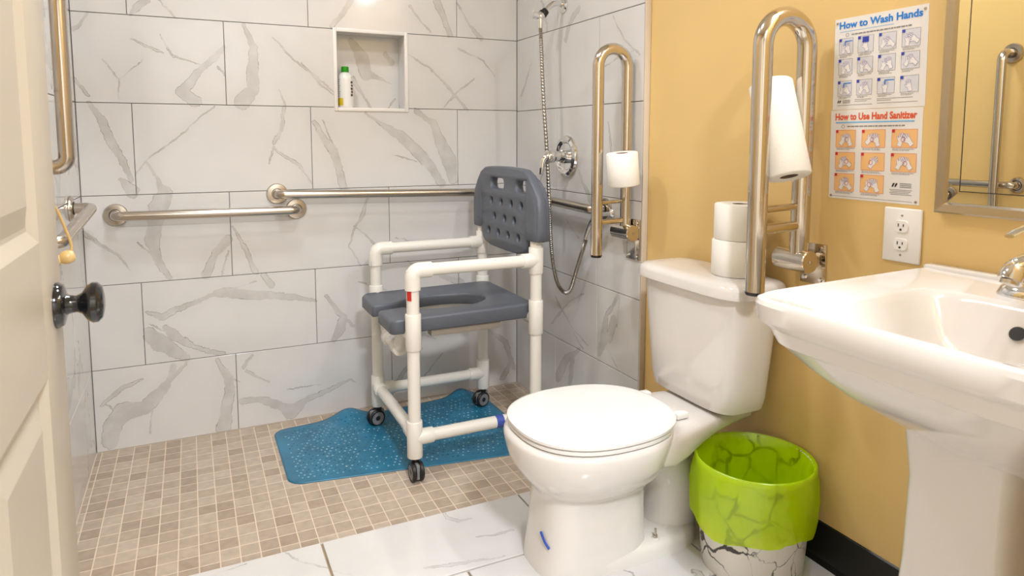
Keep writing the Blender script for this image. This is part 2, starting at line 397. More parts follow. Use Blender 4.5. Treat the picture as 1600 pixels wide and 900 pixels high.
# ------------------------------------------------------------------ marble tiles
def marble(name, segs, plane, base, vein, dark, rough=0.10, generic=False, seed=0.0, amp=0.011):
    """polished marble: every vein is a tapered ragged band laid out in the tile's own coordinates"""
    m = bpy.data.materials.new(name); m.use_nodes = True
    nt = m.node_tree; N = nt.nodes; L = nt.links; b = N['Principled BSDF']
    b.inputs['Roughness'].default_value = rough
    def nd(t, **k):
        n = N.new(t)
        for a, v in k.items(): setattr(n, a, v)
        return n
    def math_(op, a, b_=None, c=None, clamp=False):
        n = nd('ShaderNodeMath', operation=op, use_clamp=clamp)
        for i, v in enumerate((a, b_, c)):
            if v is None: continue
            if isinstance(v, (int, float)): n.inputs[i].default_value = v
            else: L.new(v, n.inputs[i])
        return n.outputs[0]
    def vm(op, a, b_=None):
        n = nd('ShaderNodeVectorMath', operation=op)
        for i, v in enumerate((a, b_)):
            if v is None: continue
            if isinstance(v, tuple): n.inputs[i].default_value = v
            else: L.new(v, n.inputs[i])
        return n
    tc = nd('ShaderNodeTexCoord'); sp = nd('ShaderNodeSeparateXYZ'); L.new(tc.outputs['Object'], sp.inputs[0])
    cb = nd('ShaderNodeCombineXYZ'); i0, i1 = {'xz': (0, 2), 'yz': (1, 2), 'xy': (0, 1)}[plane]
    L.new(sp.outputs[i0], cb.inputs[0]); L.new(sp.outputs[i1], cb.inputs[1])
    if generic:
        oi = nd('ShaderNodeObjectInfo'); k = math_('MULTIPLY', oi.outputs['Random'], 37.0); L.new(k, cb.inputs[2])
    else: cb.inputs[2].default_value = seed
    P = cb.outputs[0]
    def noise(scale, detail, src=P):
        n = nd('ShaderNodeTexNoise'); n.inputs['Scale'].default_value = scale; n.inputs['Detail'].default_value = detail
        L.new(src, n.inputs['Vector']); return n
    n1 = noise(9, 3); n2 = noise(45, 4)
    d1 = vm('SCALE', vm('SUBTRACT', n1.outputs['Color'], (0.5, 0.5, 0.5)).outputs[0]); d1.inputs['Scale'].default_value = amp * 2
    d2 = vm('SCALE', vm('SUBTRACT', n2.outputs['Color'], (0.5, 0.5, 0.5)).outputs[0]); d2.inputs['Scale'].default_value = amp * 1.25
    n2b = noise(150, 3)
    d3 = vm('SCALE', vm('SUBTRACT', n2b.outputs['Color'], (0.5, 0.5, 0.5)).outputs[0]); d3.inputs['Scale'].default_value = amp * 0.55
    Pd = vm('ADD', vm('ADD', vm('ADD', P, d1.outputs[0]).outputs[0], d2.outputs[0]).outputs[0], d3.outputs[0]).outputs[0]
    flat = vm('MULTIPLY', Pd, (1, 1, 0)).outputs[0]
    nl = noise(14, 2)
    if generic:
        n3 = noise(2.6, 5, Pd)
        a = math_('ABSOLUTE', math_('SUBTRACT', n3.outputs[0], 0.5))
        n4 = noise(3.1, 2)
        wmask = math_('MULTIPLY', math_('SUBTRACT', n4.outputs[0], 0.46, clamp=True), 0.16)
        dist = math_('MULTIPLY', math_('SUBTRACT', a, math_('ADD', wmask, 0.0015)), 0.35)
    else:
        dist = None
        for (ax, ay, aw), (bx, by, bw) in segs:
            ba = Vector((bx - ax, by - ay)); l2 = max(ba.length_squared, 1e-8)
            pa = vm('SUBTRACT', flat, (ax, ay, 0)).outputs[0]
            h = vm('DOT_PRODUCT', pa, (ba.x / l2, ba.y / l2, 0)).outputs['Value']
            h = math_('MULTIPLY', h, 1.0, clamp=True)
            q = vm('SCALE', (ba.x, ba.y, 0)); L.new(h, q.inputs['Scale'])
            dd = vm('DISTANCE', pa, q.outputs[0]).outputs['Value']
            dd = math_('MULTIPLY_ADD', h, aw - bw, dd)
            dd = math_('SUBTRACT', dd, aw)
            dist = dd if dist is None else math_('MINIMUM', dist, dd)
        if dist is None: dist = math_('ADD', 1.0, 0.0)
    # band 0..1 inside, edge line around it
    band = nd('ShaderNodeMapRange', interpolation_type='SMOOTHSTEP'); L.new(dist, band.inputs[0])
    band.inputs[1].default_value = 0.0006; band.inputs[2].default_value = -0.0018
    edge = nd('ShaderNodeMapRange', interpolation_type='SMOOTHSTEP'); L.new(math_('ABSOLUTE', dist), edge.inputs[0])
    edge.inputs[1].default_value = 0.0014; edge.inputs[2].default_value = 0.0
    em = nd('ShaderNodeMapRange'); L.new(nl.outputs[0], em.inputs[0]); em.inputs[1].default_value = 0.40; em.inputs[2].default_value = 0.56
    halo = nd('ShaderNodeMapRange', interpolation_type='SMOOTHSTEP'); L.new(dist, halo.inputs[0])
    halo.inputs[1].default_value = 0.05; halo.inputs[2].default_value = 0.0
    n5 = noise(5, 3); bv = nd('ShaderNodeMapRange'); L.new(n5.outputs[0], bv.inputs[0])
    bv.inputs[1].default_value = 0.3; bv.inputs[2].default_value = 0.7; bv.inputs[3].default_value = 0.965; bv.inputs[4].default_value = 1.02
    bc = vm('SCALE', base); L.new(bv.outputs[0], bc.inputs['Scale'])
    def mix(f, a, b_):
        n = nd('ShaderNodeMix', data_type='RGBA'); L.new(f, n.inputs['Factor'])
        for s, v in ((n.inputs['A'], a), (n.inputs['B'], b_)):
            if isinstance(v, tuple): s.default_value = (*v, 1)
            else: L.new(v, s)
        return n.outputs['Result']
    c = mix(math_('MULTIPLY', halo.outputs[0], 0.10), bc.outputs[0], vein)
    n6 = noise(16, 5); fv = nd('ShaderNodeMapRange'); L.new(n6.outputs[0], fv.inputs[0])
    fv.inputs[1].default_value = 0.3; fv.inputs[2].default_value = 0.68; fv.inputs[3].default_value = 0.28; fv.inputs[4].default_value = 0.95
    bf = math_('MULTIPLY', band.outputs[0], fv.outputs[0])
    c = mix(bf, c, vein)
    c = mix(math_('MULTIPLY', math_('MULTIPLY', edge.outputs[0], em.outputs[0]), 0.95), c, dark)
    L.new(c, b.inputs['Base Color'])
    return m

TB = (0.70, 0.682, 0.668); TV = (0.51, 0.487, 0.465); TD = (0.27, 0.235, 0.205)
FB = (0.655, 0.64, 0.63); FV = (0.51, 0.497, 0.497); FD = (0.33, 0.31, 0.31)
MARBLE_GEN = {k: marble('marble_' + k, [], k, TB, TV, TD, generic=True) for k in ('xz', 'yz')}
MARBLE_FLOOR = marble('marble_floor', [], 'xy', FB, FV, FD, 0.16, generic=True)

def tile_mesh(u0, u1, v0, v1, place, t=0.008, ch=0.0012, g=0.0011):
    """bevelled slab centred on its own origin; place(u, v, n) -> local vector"""
    hu = (u1 - u0) / 2 - g; hv = (v1 - v0) / 2 - g
    bm = B(); R = []
    for ins, n in ((0, 0.0), (0, t - ch), (ch, t)):
        R.append([place(su * (hu - ins), sv * (hv - ins), n) for su, sv in ((-1, -1), (1, -1), (1, 1), (-1, 1))])
    loft(bm, R, cap0=False)
    return bm
def seg_in(a, b, u0, u1, v0, v1, pad):
    lo_u, hi_u = min(a[0], b[0]) - pad - max(a[2], b[2]), max(a[0], b[0]) + pad + max(a[2], b[2])
    lo_v, hi_v = min(a[1], b[1]) - pad - max(a[2], b[2]), max(a[1], b[1]) + pad + max(a[2], b[2])
    return hi_u > u0 and lo_u < u1 and hi_v > v0 and lo_v < v1
def local_segs(veins, u0, u1, v0, v1):
    cu, cv = (u0 + u1) / 2, (v0 + v1) / 2; out = []
    for pl in veins:
        for a, b in zip(pl, pl[1:]):
            if seg_in(a, b, u0, u1, v0, v1, 0.02):
                out.append(((a[0] - cu, a[1] - cv, a[2]), (b[0] - cu, b[1] - cv, b[2])))
    return out
tile_no = [0]
def wall_tile(parent, u0, u1, v0, v1, plane, n0, sign, veins=None):
    """plane 'xz' at y=n0 or 'yz' at x=n0; sign = direction of the face"""
    cu, cv = (u0 + u1) / 2, (v0 + v1) / 2
    if plane == 'xz': place = lambda u, v, n: (u, sign * n, v); loc = (cu, n0, cv)
    elif plane == 'yz': place = lambda u, v, n: (sign * n, u, v); loc = (n0, cu, cv)
    else: place = lambda u, v, n: (u, v, n); loc = (cu, cv, n0)
    tile_no[0] += 1
    segs = local_segs(veins, u0, u1, v0, v1) if veins is not None else []
    if plane == 'xy': col3 = (FB, FV, FD); gen = MARBLE_FLOOR
    else: col3 = (TB, TV, TD); gen = MARBLE_GEN[plane]
    m = marble('marble_tile', segs, plane, *col3, rough=0.10, seed=tile_no[0] * 0.731) if segs else gen
    o = obj('tile', tile_mesh(u0, u1, v0, v1, place, g=0.0011 if plane != 'xy' else 0.0028), m, parent, smooth=False)
    o.location = loc
    return o

ROWS = [0.0, 0.297, 0.597, 0.911, 1.229, 1.529, 1.836, 2.143, CEIL]
ROWS_R = [0.0, 0.308, 0.581, 0.905, 1.226, 1.530, 1.836, 2.143, CEIL]
TT = 0.008
NX0, NX1, NZ0, NZ1, ND = -0.783, -0.499, 1.222, 1.527, 0.095   # the niche

# ------------------------------------------------------------------ shell
bm = B()   # back wall with a niche
T0 = TT
for (a, b_, c, d) in ((WL - 0.1, NX0, 0, CEIL), (NX1, 0.12, 0, CEIL), (NX0, NX1, 0, NZ0), (NX0, NX1, NZ1, CEIL)):
    box(bm, a, b_, T0 - 0.001, 0.22, c - (0.05 if c == 0 else 0), d)
box(bm, NX0, NX1, ND + 0.009, 0.22, NZ0, NZ1)
wall_back = struct('wall_back', bm, M['grout'])
XA = -1.482; PX = 0.6015
for r in range(len(ROWS) - 1):
    z0, z1 = ROWS[r], ROWS[r + 1]
    xs = [XA + PX * k for k in range(-1, 5)] if r % 2 == 1 else [XA + PX * (k + 0.5) for k in range(-1, 5)]
    xs = sorted([WL] + [x for x in xs if WL + 0.01 < x < -0.01] + [0.0])
    cells = list(zip(xs, xs[1:]))
    if r == 4: # the niche row
        cells = [(WL, -1.178), (-1.178, NX0 - 0.001), (NX1 + 0.001, 0.0)]
    for a, b_ in cells: wall_tile(wall_back, a, b_, z0, z1, 'xz', TT, -1, VEINS_BACK)
# niche lining
NV = [[(-0.70, 1.50, 0.012), (-0.66, 1.44, 0.03), (-0.64, 1.37, 0.025), (-0.60, 1.36, 0.008), (-0.53, 1.33, 0.001)], [(-0.70, 1.35, 0.012), (-0.66, 1.29, 0.004), (-0.62, 1.23, 0.003)], [(-0.56, 1.46, 0.01), (-0.53, 1.42, 0.01)], [(-0.55, 1.24, 0.002), (-0.52, 1.27, 0.003)]]
wall_tile(wall_back, NX0, NX1, NZ0, NZ1, 'xz', ND + 0.009, -1, NV)
bm = B(); box(bm, NX0 + 0.001, NX0 + 0.006, 0.0, ND, NZ0, NZ1); obj('niche_side', bm, MARBLE_GEN['yz'], wall_back, False)
bm = B(); box(bm, NX1 - 0.006, NX1 - 0.001, 0.0, ND, NZ0, NZ1); obj('niche_side', bm, MARBLE_GEN['yz'], wall_back, False)
bm = B(); box(bm, NX0 + 0.006, NX1 - 0.006, 0.0, ND, NZ1 - 0.006, NZ1 - 0.001); obj('niche_head', bm, MARBLE_GEN['xz'], wall_back, False)
bm = B(); box(bm, NX0 + 0.006, NX1 - 0.006, 0.0, ND, NZ0 + 0.001, NZ0 + 0.006); obj('niche_sill', bm, M['trimw'], wall_back, False)
bm = B()
e = 0.007
for a, b_, c, d in ((NX0 - e, NX0 + e, NZ0 - e, NZ1 + e), (NX1 - e, NX1 + e, NZ0 - e, NZ1 + e), (NX0 + e, NX1 - e, NZ1 - e, NZ1 + e), (NX0 + e, NX1 - e, NZ0 - e, NZ0 + e)):
    box(bm, a, b_, -0.004, 0.012, c, d, 0.0015)
obj('niche_trim', bm, M['trimw'], wall_back, label='white edging around the tiled niche')

# right wall: tiled part of the shower, then paint
bm = B(); box(bm, TT - 0.001, 0.14, YE, 0.0, -0.05, CEIL); wall_sr = struct('wall_shower_right', bm, M['grout'])
for r in range(len(ROWS_R) - 1):
    js = [-0.66] if r % 2 == 0 and r != 0 else [-0.36]
    if r in (1,): js = [-0.667]
    ys = sorted([YE + 0.004, 0.0] + js)
    for a, b_ in zip(ys, ys[1:]): wall_tile(wall_sr, a, b_, ROWS_R[r], ROWS_R[r + 1], 'yz', TT, -1, VEINS_RIGHT)
bm = B(); box(bm, -0.0005, 0.02, YE - 0.004, YE + 0.003, -0.02, CEIL, 0.0012); obj('edge_trim', bm, M['edget'], wall_sr)
bm = B(); box(bm, XW, 0.14, YD - 0.12, YE - 0.004, -0.02, CEIL); wall_right = struct('wall_right', bm, M['paint'])
# left wall
YL = -0.76
bm = B(); box(bm, WL - 0.12, WL - TT + 0.001, YL, 0.0, -0.05, CEIL); wall_sl = struct('wall_shower_left', bm, M['grout'])
for r in range(len(ROWS) - 1):
    js = [-0.30] if r % 2 else [-0.61]
    ys = sorted([YL + 0.002, 0.0] + js)
    for a, b_ in zip(ys, ys[1:]): wall_tile(wall_sl, a, b_, ROWS[r], ROWS[r + 1], 'yz', WL - TT, 1)
bm = B(); box(bm, WL - 0.12, WL - 0.002, YD - 0.12, YL, -0.02, CEIL); struct('wall_left', bm, M['paint'])
# doorway wall and hall
DX0, DX1, DZ = -1.502, -0.58, 1.93 + ZF
bm = B(); box(bm, WL - 0.12, DX0, YD - 0.12, YD, ZF, CEIL); box(bm, DX1, 0.14, YD - 0.12, YD, ZF, CEIL); box(bm, DX0, DX1, YD - 0.12, YD, DZ, CEIL)
struct('wall_door', bm, M['paint'])
bm = B(); box(bm, -2.6, -2.5, -4.2, YD - 0.12, ZF, CEIL); struct('wall_hall_left', bm, M['white_paint'])
bm = B(); box(bm, 1.0, 1.1, -4.2, YD - 0.12, ZF, CEIL); struct('wall_hall_right', bm, M['white_paint'])
bm = B(); box(bm, -2.6, 1.1, -4.3, -4.2, ZF, CEIL); struct('wall_hall_end', bm, M['white_paint'])
bm = B(); box(bm, -2.6, 1.1, -4.3, 0.22, CEIL, CEIL + 0.1); struct('ceiling', bm, M['ceiling'])
# door trim
bm = B()
for a, b_ in ((DX0 - 0.07, DX0), (DX1, DX1 + 0.07)): box(bm, a, b_, YD - 0.001, YD + 0.014, ZF, DZ + 0.07, 0.003)
box(bm, DX0, DX1, YD - 0.001, YD + 0.014, DZ, DZ + 0.07, 0.003)
struct('trim_1', bm, M['white_paint'])
# main floor: a slab a step above the shower, marble tiles with wide tan joints
bm = B(); box(bm, WL - 0.1, XW + 0.1, YD - 0.12, YF, -0.05, ZF - 0.0065); box(bm, -2.6, 1.1, -4.3, YD - 0.12, -0.05, ZF - 0.0065)
floor = struct('floor', bm, M['fgrout'])
rows_y = [YF, -1.303, -1.565, -1.827, -2.089, -2.351, -2.58]
for i, (y1, y0) in enumerate(zip(rows_y, rows_y[1:])):
    off = [-1.048, -0.757, -1.048 + 0.18, -0.757 + 0.1, -1.2, -0.9][i]
    xs = sorted([WL] + [off + 0.548 * k for k in range(-3, 4) if WL + 0.02 < off + 0.548 * k < XW - 0.02] + [XW])
    for a, b_ in zip(xs, xs[1:]):
        wall_tile(floor, a, b_, y0, y1, 'xy', ZF - 0.008, 1, VEINS_FLOOR if i < 1 else None)
bm = B()
bm2 = B(); box(bm2, WL, XW, YF, YF + 0.003, 0.0, ZF - 0.004); obj('step_face', bm2, MARBLE_GEN['xz'], floor, False)
# black vinyl base along the painted wall
bm = B(); loft(bm, [[(XW - 0.0005, y, ZF), (XW - 0.012, y, ZF), (XW - 0.005, y, ZF + 0.012), (XW - 0.004, y, ZF + 0.099), (XW - 0.0005, y, ZF + 0.102)] for y in (YE - 0.12, YD)])
struct('baseboard_right', bm, M['base'])
bm = B(); loft(bm, [[(WL - 0.001, y, ZF), (WL + 0.012, y, ZF), (WL + 0.005, y, ZF + 0.012), (WL + 0.004, y, ZF + 0.099), (WL - 0.001, y, ZF + 0.102)] for y in (YE - 0.12, YD)])
struct('baseboard_left', bm, M['base'])

# ------------------------------------------------------------------ shower floor mosaic
def mosaic_mat():
    m = bpy.data.materials.new('mosaic_stone'); m.use_nodes = True; nt = m.node_tree; b = nt.nodes['Principled BSDF']
    b.inputs['Roughness'].default_value = 0.5
    g = nt.nodes.new('ShaderNodeNewGeometry'); 
    sn = nt.nodes.new('ShaderNodeVectorMath'); sn.operation = 'DIVIDE'; sn.inputs[1].default_value = (MPX, MPY, 1)
    ad = nt.nodes.new('ShaderNodeVectorMath'); ad.operation = 'SUBTRACT'; ad.inputs[1].default_value = (MX0, MY0, 0)
    nt.links.new(g.outputs['Position'], ad.inputs[0]); nt.links.new(ad.outputs[0], sn.inputs[0])
    fl = nt.nodes.new('ShaderNodeVectorMath'); fl.operation = 'FLOOR'; nt.links.new(sn.outputs[0], fl.inputs[0])
    ml = nt.nodes.new('ShaderNodeVectorMath'); ml.operation = 'MULTIPLY'; ml.inputs[1].default_value = (1, 1, 0); nt.links.new(fl.outputs[0], ml.inputs[0])
    wn = nt.nodes.new('ShaderNodeTexWhiteNoise'); nt.links.new(ml.outputs[0], wn.inputs['Vector'])
    cr = nt.nodes.new('ShaderNodeValToRGB'); nt.links.new(wn.outputs['Value'], cr.inputs[0])
    e0 = cr.color_ramp.elements
    e0[0].position = 0; e0[0].color = (0.405, 0.315, 0.240, 1); e0[1].position = 1; e0[1].color = (0.55, 0.455, 0.365, 1)
    for p_, c_ in ((0.35, (0.48, 0.385, 0.30, 1)), (0.7, (0.51, 0.415, 0.325, 1))):
        e = e0.new(p_); e.color = c_
    n = nt.nodes.new('ShaderNodeTexNoise'); n.inputs['Scale'].default_value = 38; n.inputs['Detail'].default_value = 5; nt.links.new(g.outputs['Position'], n.inputs['Vector'])
    r = nt.nodes.new('ShaderNodeMapRange'); r.inputs[1].default_value = 0.3; r.inputs[2].default_value = 0.7; r.inputs[3].default_value = 0.88; r.inputs[4].default_value = 1.08
    nt.links.new(n.outputs[0], r.inputs[0])
    s = nt.nodes.new('ShaderNodeVectorMath'); s.operation = 'SCALE'; nt.links.new(cr.outputs[0], s.inputs[0]); nt.links.new(r.outputs[0], s.inputs['Scale'])
    nt.links.new(s.outputs[0], b.inputs['Base Color'])
    return m
MPX, MPY, MX0, MY0 = 0.0502, 0.0530, -1.6298, -0.0635
MM = mosaic_mat()
bm = B(); box(bm, WL - 0.02, 0.02, YF - 0.02, 0.02, -0.06, -0.0001); sfloor = struct('floor_shower', bm, M['mgrout'])
xs = [WL + 0.001] + [MX0 + MPX * k for k in range(0, 34) if MX0 + MPX * k < -0.008] + [-0.001]
ys = [-0.001] + [MY0 - MPY * k for k in range(0, 19) if MY0 - MPY * k > YF + 0.01] + [YF - 0.001]
def uv_of(p):
    c, s = math.cos(0.4422), math.sin(0.4422); cp, sp_ = math.cos(0.0975), -math.sin(0.0975)
    d = Vector(p) - cam.location
    f = Vector((s * cp, c * cp, sp_)); r = Vector((c, -s, 0)); u = r.cross(f); z = d.dot(f)
    return 800 + 1059.84 * d.dot(r) / z, 320.5 - 1059.84 * d.dot(u) / z
cells = []
for xa, xb in zip(xs, xs[1:]):
    for ya, yb in zip(ys, ys[1:]):
        cx, cy = (xa + xb) / 2, (ya + yb) / 2; u, v = uv_of((cx, cy, 0))
        d = (cx - cam.location.x) ** 2 + (cy - cam.location.y) ** 2
        # in view: inside the frame, not under the mat, the toilet or the door
        vis = 128 < u < 850 and v < 905 and not (-1.05 < cx < -0.2 and -0.52 < cy < -0.07) and v < 903 - 0.255 * (u - 290) + 12
        cells.append((0 if vis else 1, d, xa, xb, ya, yb))
cells.sort()
cache = {}
rest = B()
def chip(w_, h_):
    hw, hh, g, c = w_ / 2, h_ / 2, 0.0016, 0.0005
    return [[(su * (hw - g - i), sv * (hh - g - i), n) for su, sv in ((-1, -1), (1, -1), (1, 1), (-1, 1))] for i, n in ((0, -0.0008), (0, 0.0002), (c, 0.0005))]
for k, (_, _, xa, xb, ya, yb) in enumerate(cells):
    w_, h_ = abs(xb - xa), abs(yb - ya); cx, cy = (xa + xb) / 2, (ya + yb) / 2
    if k < 298:
        key = (round(w_, 4), round(h_, 4))
        if key not in cache:
            b_ = B(); loft(b_, chip(w_, h_), cap0=False); o = obj('mosaic_tile', b_, MM, sfloor, False); cache[key] = o.data
        else: o = obj('mosaic_tile', cache[key], None, sfloor, False)
        o.location = (cx, cy, 0)
    else:
        loft(rest, [[(p[0] + cx, p[1] + cy, p[2]) for p in l] for l in chip(w_, h_)], cap0=False)
o = obj('mosaic_field', rest, MM, sfloor, False); o['kind'] = 'stuff'
# ------------------------------------------------------------------ door
KX, KY, KZ = -1.4935, -1.533, 0.862
D0, D1 = -1.487, YD + 0.035      # free edge, hinge edge
dr = bpy.data.objects.new('door_1', None); COL.objects.link(dr); dr.location = (KX - 0.02, D0, ZF); dr['kind'] = 'structure'
dr['label'] = 'cream six panel door standing open at the left edge'
DT = 2.0
bm = B(); box(bm, KX - 0.034, KX - 0.014, D1, D0, ZF + 0.01, DT - 0.01); obj('core', bm, M['door'], dr, False)
cols = [(-2.30, -2.06), (-1.92, -1.625)]
rowsz = [(0.30, 0.782), (0.968, 1.60), (1.70, 1.90)]
ysd = [D1, -2.30, -2.06, -1.92, -1.625, D0]
for i in (0, 2, 4):
    bm = B(); box(bm, KX - 0.044, KX, ysd[i], ysd[i + 1], ZF + 0.01, DT, 0.002); obj('stile', bm, M['door'], dr)
zr = [ZF + 0.01, 0.30, 0.782, 0.968, 1.60, 1.70, 1.90, DT]
for (ya, yb) in cols:
    for i in (0, 2, 4, 6):
        bm = B(); box(bm, KX - 0.044, KX, ya, yb, zr[i], zr[i + 1]); obj('rail', bm, M['door'], dr, False)
    for (za, zb) in rowsz:
        bm = B()
        def rl(i, x): return [(x, ya + i, za + i), (x, yb - i, za + i), (x, yb - i, zb - i), (x, ya + i, zb - i)]
        loft(bm, [rl(0, KX), rl(0.018, KX - 0.010), rl(0.024, KX - 0.010), rl(0.054, KX - 0.001)], cap0=False)
        obj('panel', bm, M['door'], dr, False)
kn = thing('door_knob', 'black glossy round knob on the cream door', 'door knob', (KX, KY, KZ))
bm = B(); lathe(bm, [(0, 0), (0.034, 0), (0.034, 0.004), (0.030, 0.010), (0.020, 0.013), (0, 0.013)], (KX, KY, KZ), (1, 0, 0)); obj('rose', bm, M['knob'], kn)
bm = B(); lathe(bm, [(0.0, 0.008), (0.017, 0.010), (0.0135, 0.018), (0.0125, 0.026), (0.016, 0.033), (0.026, 0.039), (0.0305, 0.046), (0.030, 0.053), (0.024, 0.059), (0.012, 0.0615), (0, 0.062)], (KX, KY, KZ), (1, 0, 0)); obj('handle', bm, M['knob'], kn)

# ------------------------------------------------------------------ lamps
for lx, ly, ls, lp in LIGHT_SPOTS:
    t = thing('ceiling_light', 'round white downlight in the ceiling over the shower' if ly > -1 else 'round white downlight in the ceiling before the toilet', 'ceiling light', (lx, ly, CEIL))
    bm = B(); lathe(bm, [(ls / 2, 0), (ls / 2 + 0.03, 0), (ls / 2 + 0.028, -0.008), (ls / 2, -0.014)], (lx, ly, CEIL), n=40, closed=True); obj('trim_ring', bm, M['white_paint'], t)
    bm = B(); lathe(bm, [(0, -0.006), (ls / 2, -0.006), (ls / 2, -0.002), (0, -0.002)], (lx, ly, CEIL), n=40); obj('lens', bm, M['glasslamp'], t)
t = thing('ceiling_light', 'added round fixture for the unseen fill light in the hall', 'ceiling light', (-1.0, -3.3, CEIL))  # made-up fixture, out of view, housing the added hall fill
bm = B(); lathe(bm, [(0.15, 0), (0.18, 0), (0.178, -0.012), (0.15, -0.02)], (-1.0, -3.3, CEIL), n=40, closed=True); obj('trim_ring', bm, M['white_paint'], t)
bm = B(); lathe(bm, [(0, -0.012), (0.15, -0.012), (0.15, -0.002), (0, -0.002)], (-1.0, -3.3, CEIL), n=40); obj('lens', bm, M['glasslamp'], t)
t = thing('vanity_light', 'three globe wall light above the mirror', 'wall light', (XW, -2.13, 2.16))
bm = B(); box(bm, -0.005, XW, -2.44, -1.84, 2.16, 2.26, 0.004); obj('backplate', bm, M['frame'], t)
for v in VANITY:
    bm = B(); lathe(bm, [(0, 0.0), (0.018, 0.0), (0.016, 0.06), (0, 0.06)], (0.0, v[1], v[2] + 0.0), (-1, 0, 0.0), 16); obj('arm', bm, M['frame'], t)
    bm = B(); bmesh.ops.create_uvsphere(bm, u_segments=24, v_segments=14, radius=0.05, matrix=Matrix.Translation((v[0], v[1], v[2]))); obj('globe', bm, M['glasslamp'], t)

# ------------------------------------------------------------------ grab bars
def flange(parent, c, ax, r=0.039, name='flange', m=None):
    bm = B(); lathe(bm, [(0, 0), (r, 0), (r, 0.004), (r * 0.92, 0.009), (0.021, 0.011), (0.0, 0.011)], c, ax, 36)
    f = obj(name, bm, m or M['steel'], parent)
    bm = B(); lathe(bm, [(0.0182, 0.0105), (0.0205, 0.0105), (0.0205, 0.0125), (0.0182, 0.0125)], c, ax, 28, closed=True); obj('gasket', bm, M['black'], f)
    return f
def grab_bar(name, label, pts, rad, ends, r=0.0165, m=None):
    m = m or M['steel']
    t = thing(name, label, 'grab bar', pts[0], 'stainless grab bars on the walls')
    bm = B(); sweep(bm, fillet(pts, rad, 10), r, 20); obj('rail', bm, m, t)
    for c, ax in ends: flange(t, c, ax, 0.039 if r > 0.015 else 0.032, m=m)
    return t
FB_ = -0.0005
grab_bar('grab_bar', 'lower short steel grab bar on the back tiled wall left of the chair', [(-1.548, -0.004, 0.843), (-1.548, -0.058, 0.843), (-0.945, -0.058, 0.838), (-0.945, -0.004, 0.838)], 0.035, [((-1.548, FB_, 0.843), (0, -1, 0)), ((-0.945, FB_, 0.838), (0, -1, 0))])
grab_bar('grab_bar', 'long steel grab bar running along the back wall behind the chair into the corner', [(-1.013, -0.004, 0.899), (-1.013, -0.058, 0.899), (-0.058, -0.058, 0.878), (-0.058, -0.715, 0.862), (-0.004, -0.715, 0.862)], [0.035, 0.05, 0.035], [((-1.013, FB_, 0.899), (0, -1, 0)), ((FB_, -0.715, 0.862), (-1, 0, 0))])
WLF = WL + 0.0005
grab_bar('grab_bar', 'steel grab bar on the left tiled wall seen past the door edge', [(WL + 0.003, -0.25, 0.893), (-1.59, -0.25, 0.893), (-1.59, -0.80, 0.862), (WL + 0.003, -0.80, 0.862)], 0.02, [((WLF, -0.25, 0.893), (1, 0, 0)), ((WLF, -0.80, 0.862), (1, 0, 0))])
grab_bar('grab_bar', 'upright steel grab bar at the top left beside the door', [(WL + 0.003, -0.668, 1.035), (-1.588, -0.668, 1.035), (-1.588, -0.668, 1.62), (WL + 0.003, -0.668, 1.62)], 0.045, [((WLF, -0.668, 1.035), (1, 0, 0)), ((WLF, -0.668, 1.62), (1, 0, 0))], r=0.019)
grab_bar('grab_bar', 'upright steel grab bar on yellow wall reflected in the mirror', [(WL + 0.003, -1.085, 1.445), (-1.575, -1.085, 1.445), (-1.575, -1.085, 0.68), (WL + 0.003, -1.085, 0.68)], 0.035, [((WLF, -1.085, 1.445), (1, 0, 0)), ((WLF, -1.085, 0.68), (1, 0, 0))])
grab_bar('grab_bar', 'level steel grab bar on yellow wall reflected low in the mirror', [(WL + 0.003, -1.135, 0.922), (-1.612, -1.135, 0.922), (-1.612, -0.722, 0.922), (WL + 0.003, -0.722, 0.922)], 0.015, [((WLF, -1.135, 0.922), (1, 0, 0)), ((WLF, -0.722, 0.922), (1, 0, 0))], r=0.0145)

# call cord
t = thing('pull_cord', 'tan emergency pull cord with round bead by the door edge', 'pull cord', (-1.52, -1.29, 0.89))
bm = B(); box(bm, WL - 0.001, WL + 0.03, -1.43, -1.35, 1.13, 1.25, 0.004); obj('switch_box', bm, M['outlet'], t)
bm = B(); sweep(bm, smooth_path([(WL + 0.03, -1.39, 1.15), (-1.60, -1.36, 1.09), (-1.545, -1.31, 1.03), (-1.524, -1.288, 0.985), (-1.512, -1.282, 0.945), (-1.505, -1.281, 0.915), (-1.509, -1.285, 0.900)], 8), 0.0024, 8); obj('cord', bm, M['cord'], t)
bm = B(); lathe(bm, [(0, -0.0005), (0.008, 0.001), (0.0115, 0.006), (0.0125, 0.012), (0.0115, 0.018), (0.008, 0.023), (0.010, 0.026), (0.010, 0.030), (0, 0.031)], (-1.500, -1.283, 0.899), (-1, -0.05, -0.25), 20); obj('bead', bm, M['bead'], t)

# ------------------------------------------------------------------ shower fittings
t = thing('shower_valve', 'round chrome shower valve with lever on the right tiled wall', 'shower valve', (0, -0.447, 1.04))
bm = B(); lathe(bm, [(0, 0), (0.079, 0), (0.080, 0.006), (0.076, 0.014), (0.066, 0.019), (0.058, 0.017), (0.050, 0.010), (0.030, 0.008), (0, 0.008)], (0, -0.447, 1.04), (-1, 0, 0), 48); obj('escutcheon', bm, M['chrome'], t)
bm = B(); lathe(bm, [(0, 0.006), (0.027, 0.008), (0.026, 0.03), (0.020, 0.034), (0.019, 0.062), (0, 0.064)], (0, -0.447, 1.04), (-1, 0, 0), 32); obj('stem', bm, M['chrome'], t)
bm = B(); lathe(bm, [(0, 0.060), (0.022, 0.060), (0.025, 0.066), (0.025, 0.084), (0.021, 0.092), (0, 0.094)], (0, -0.447, 1.04), (-1, 0, 0), 32)
h = obj('handle', bm, M['chrome'], t)
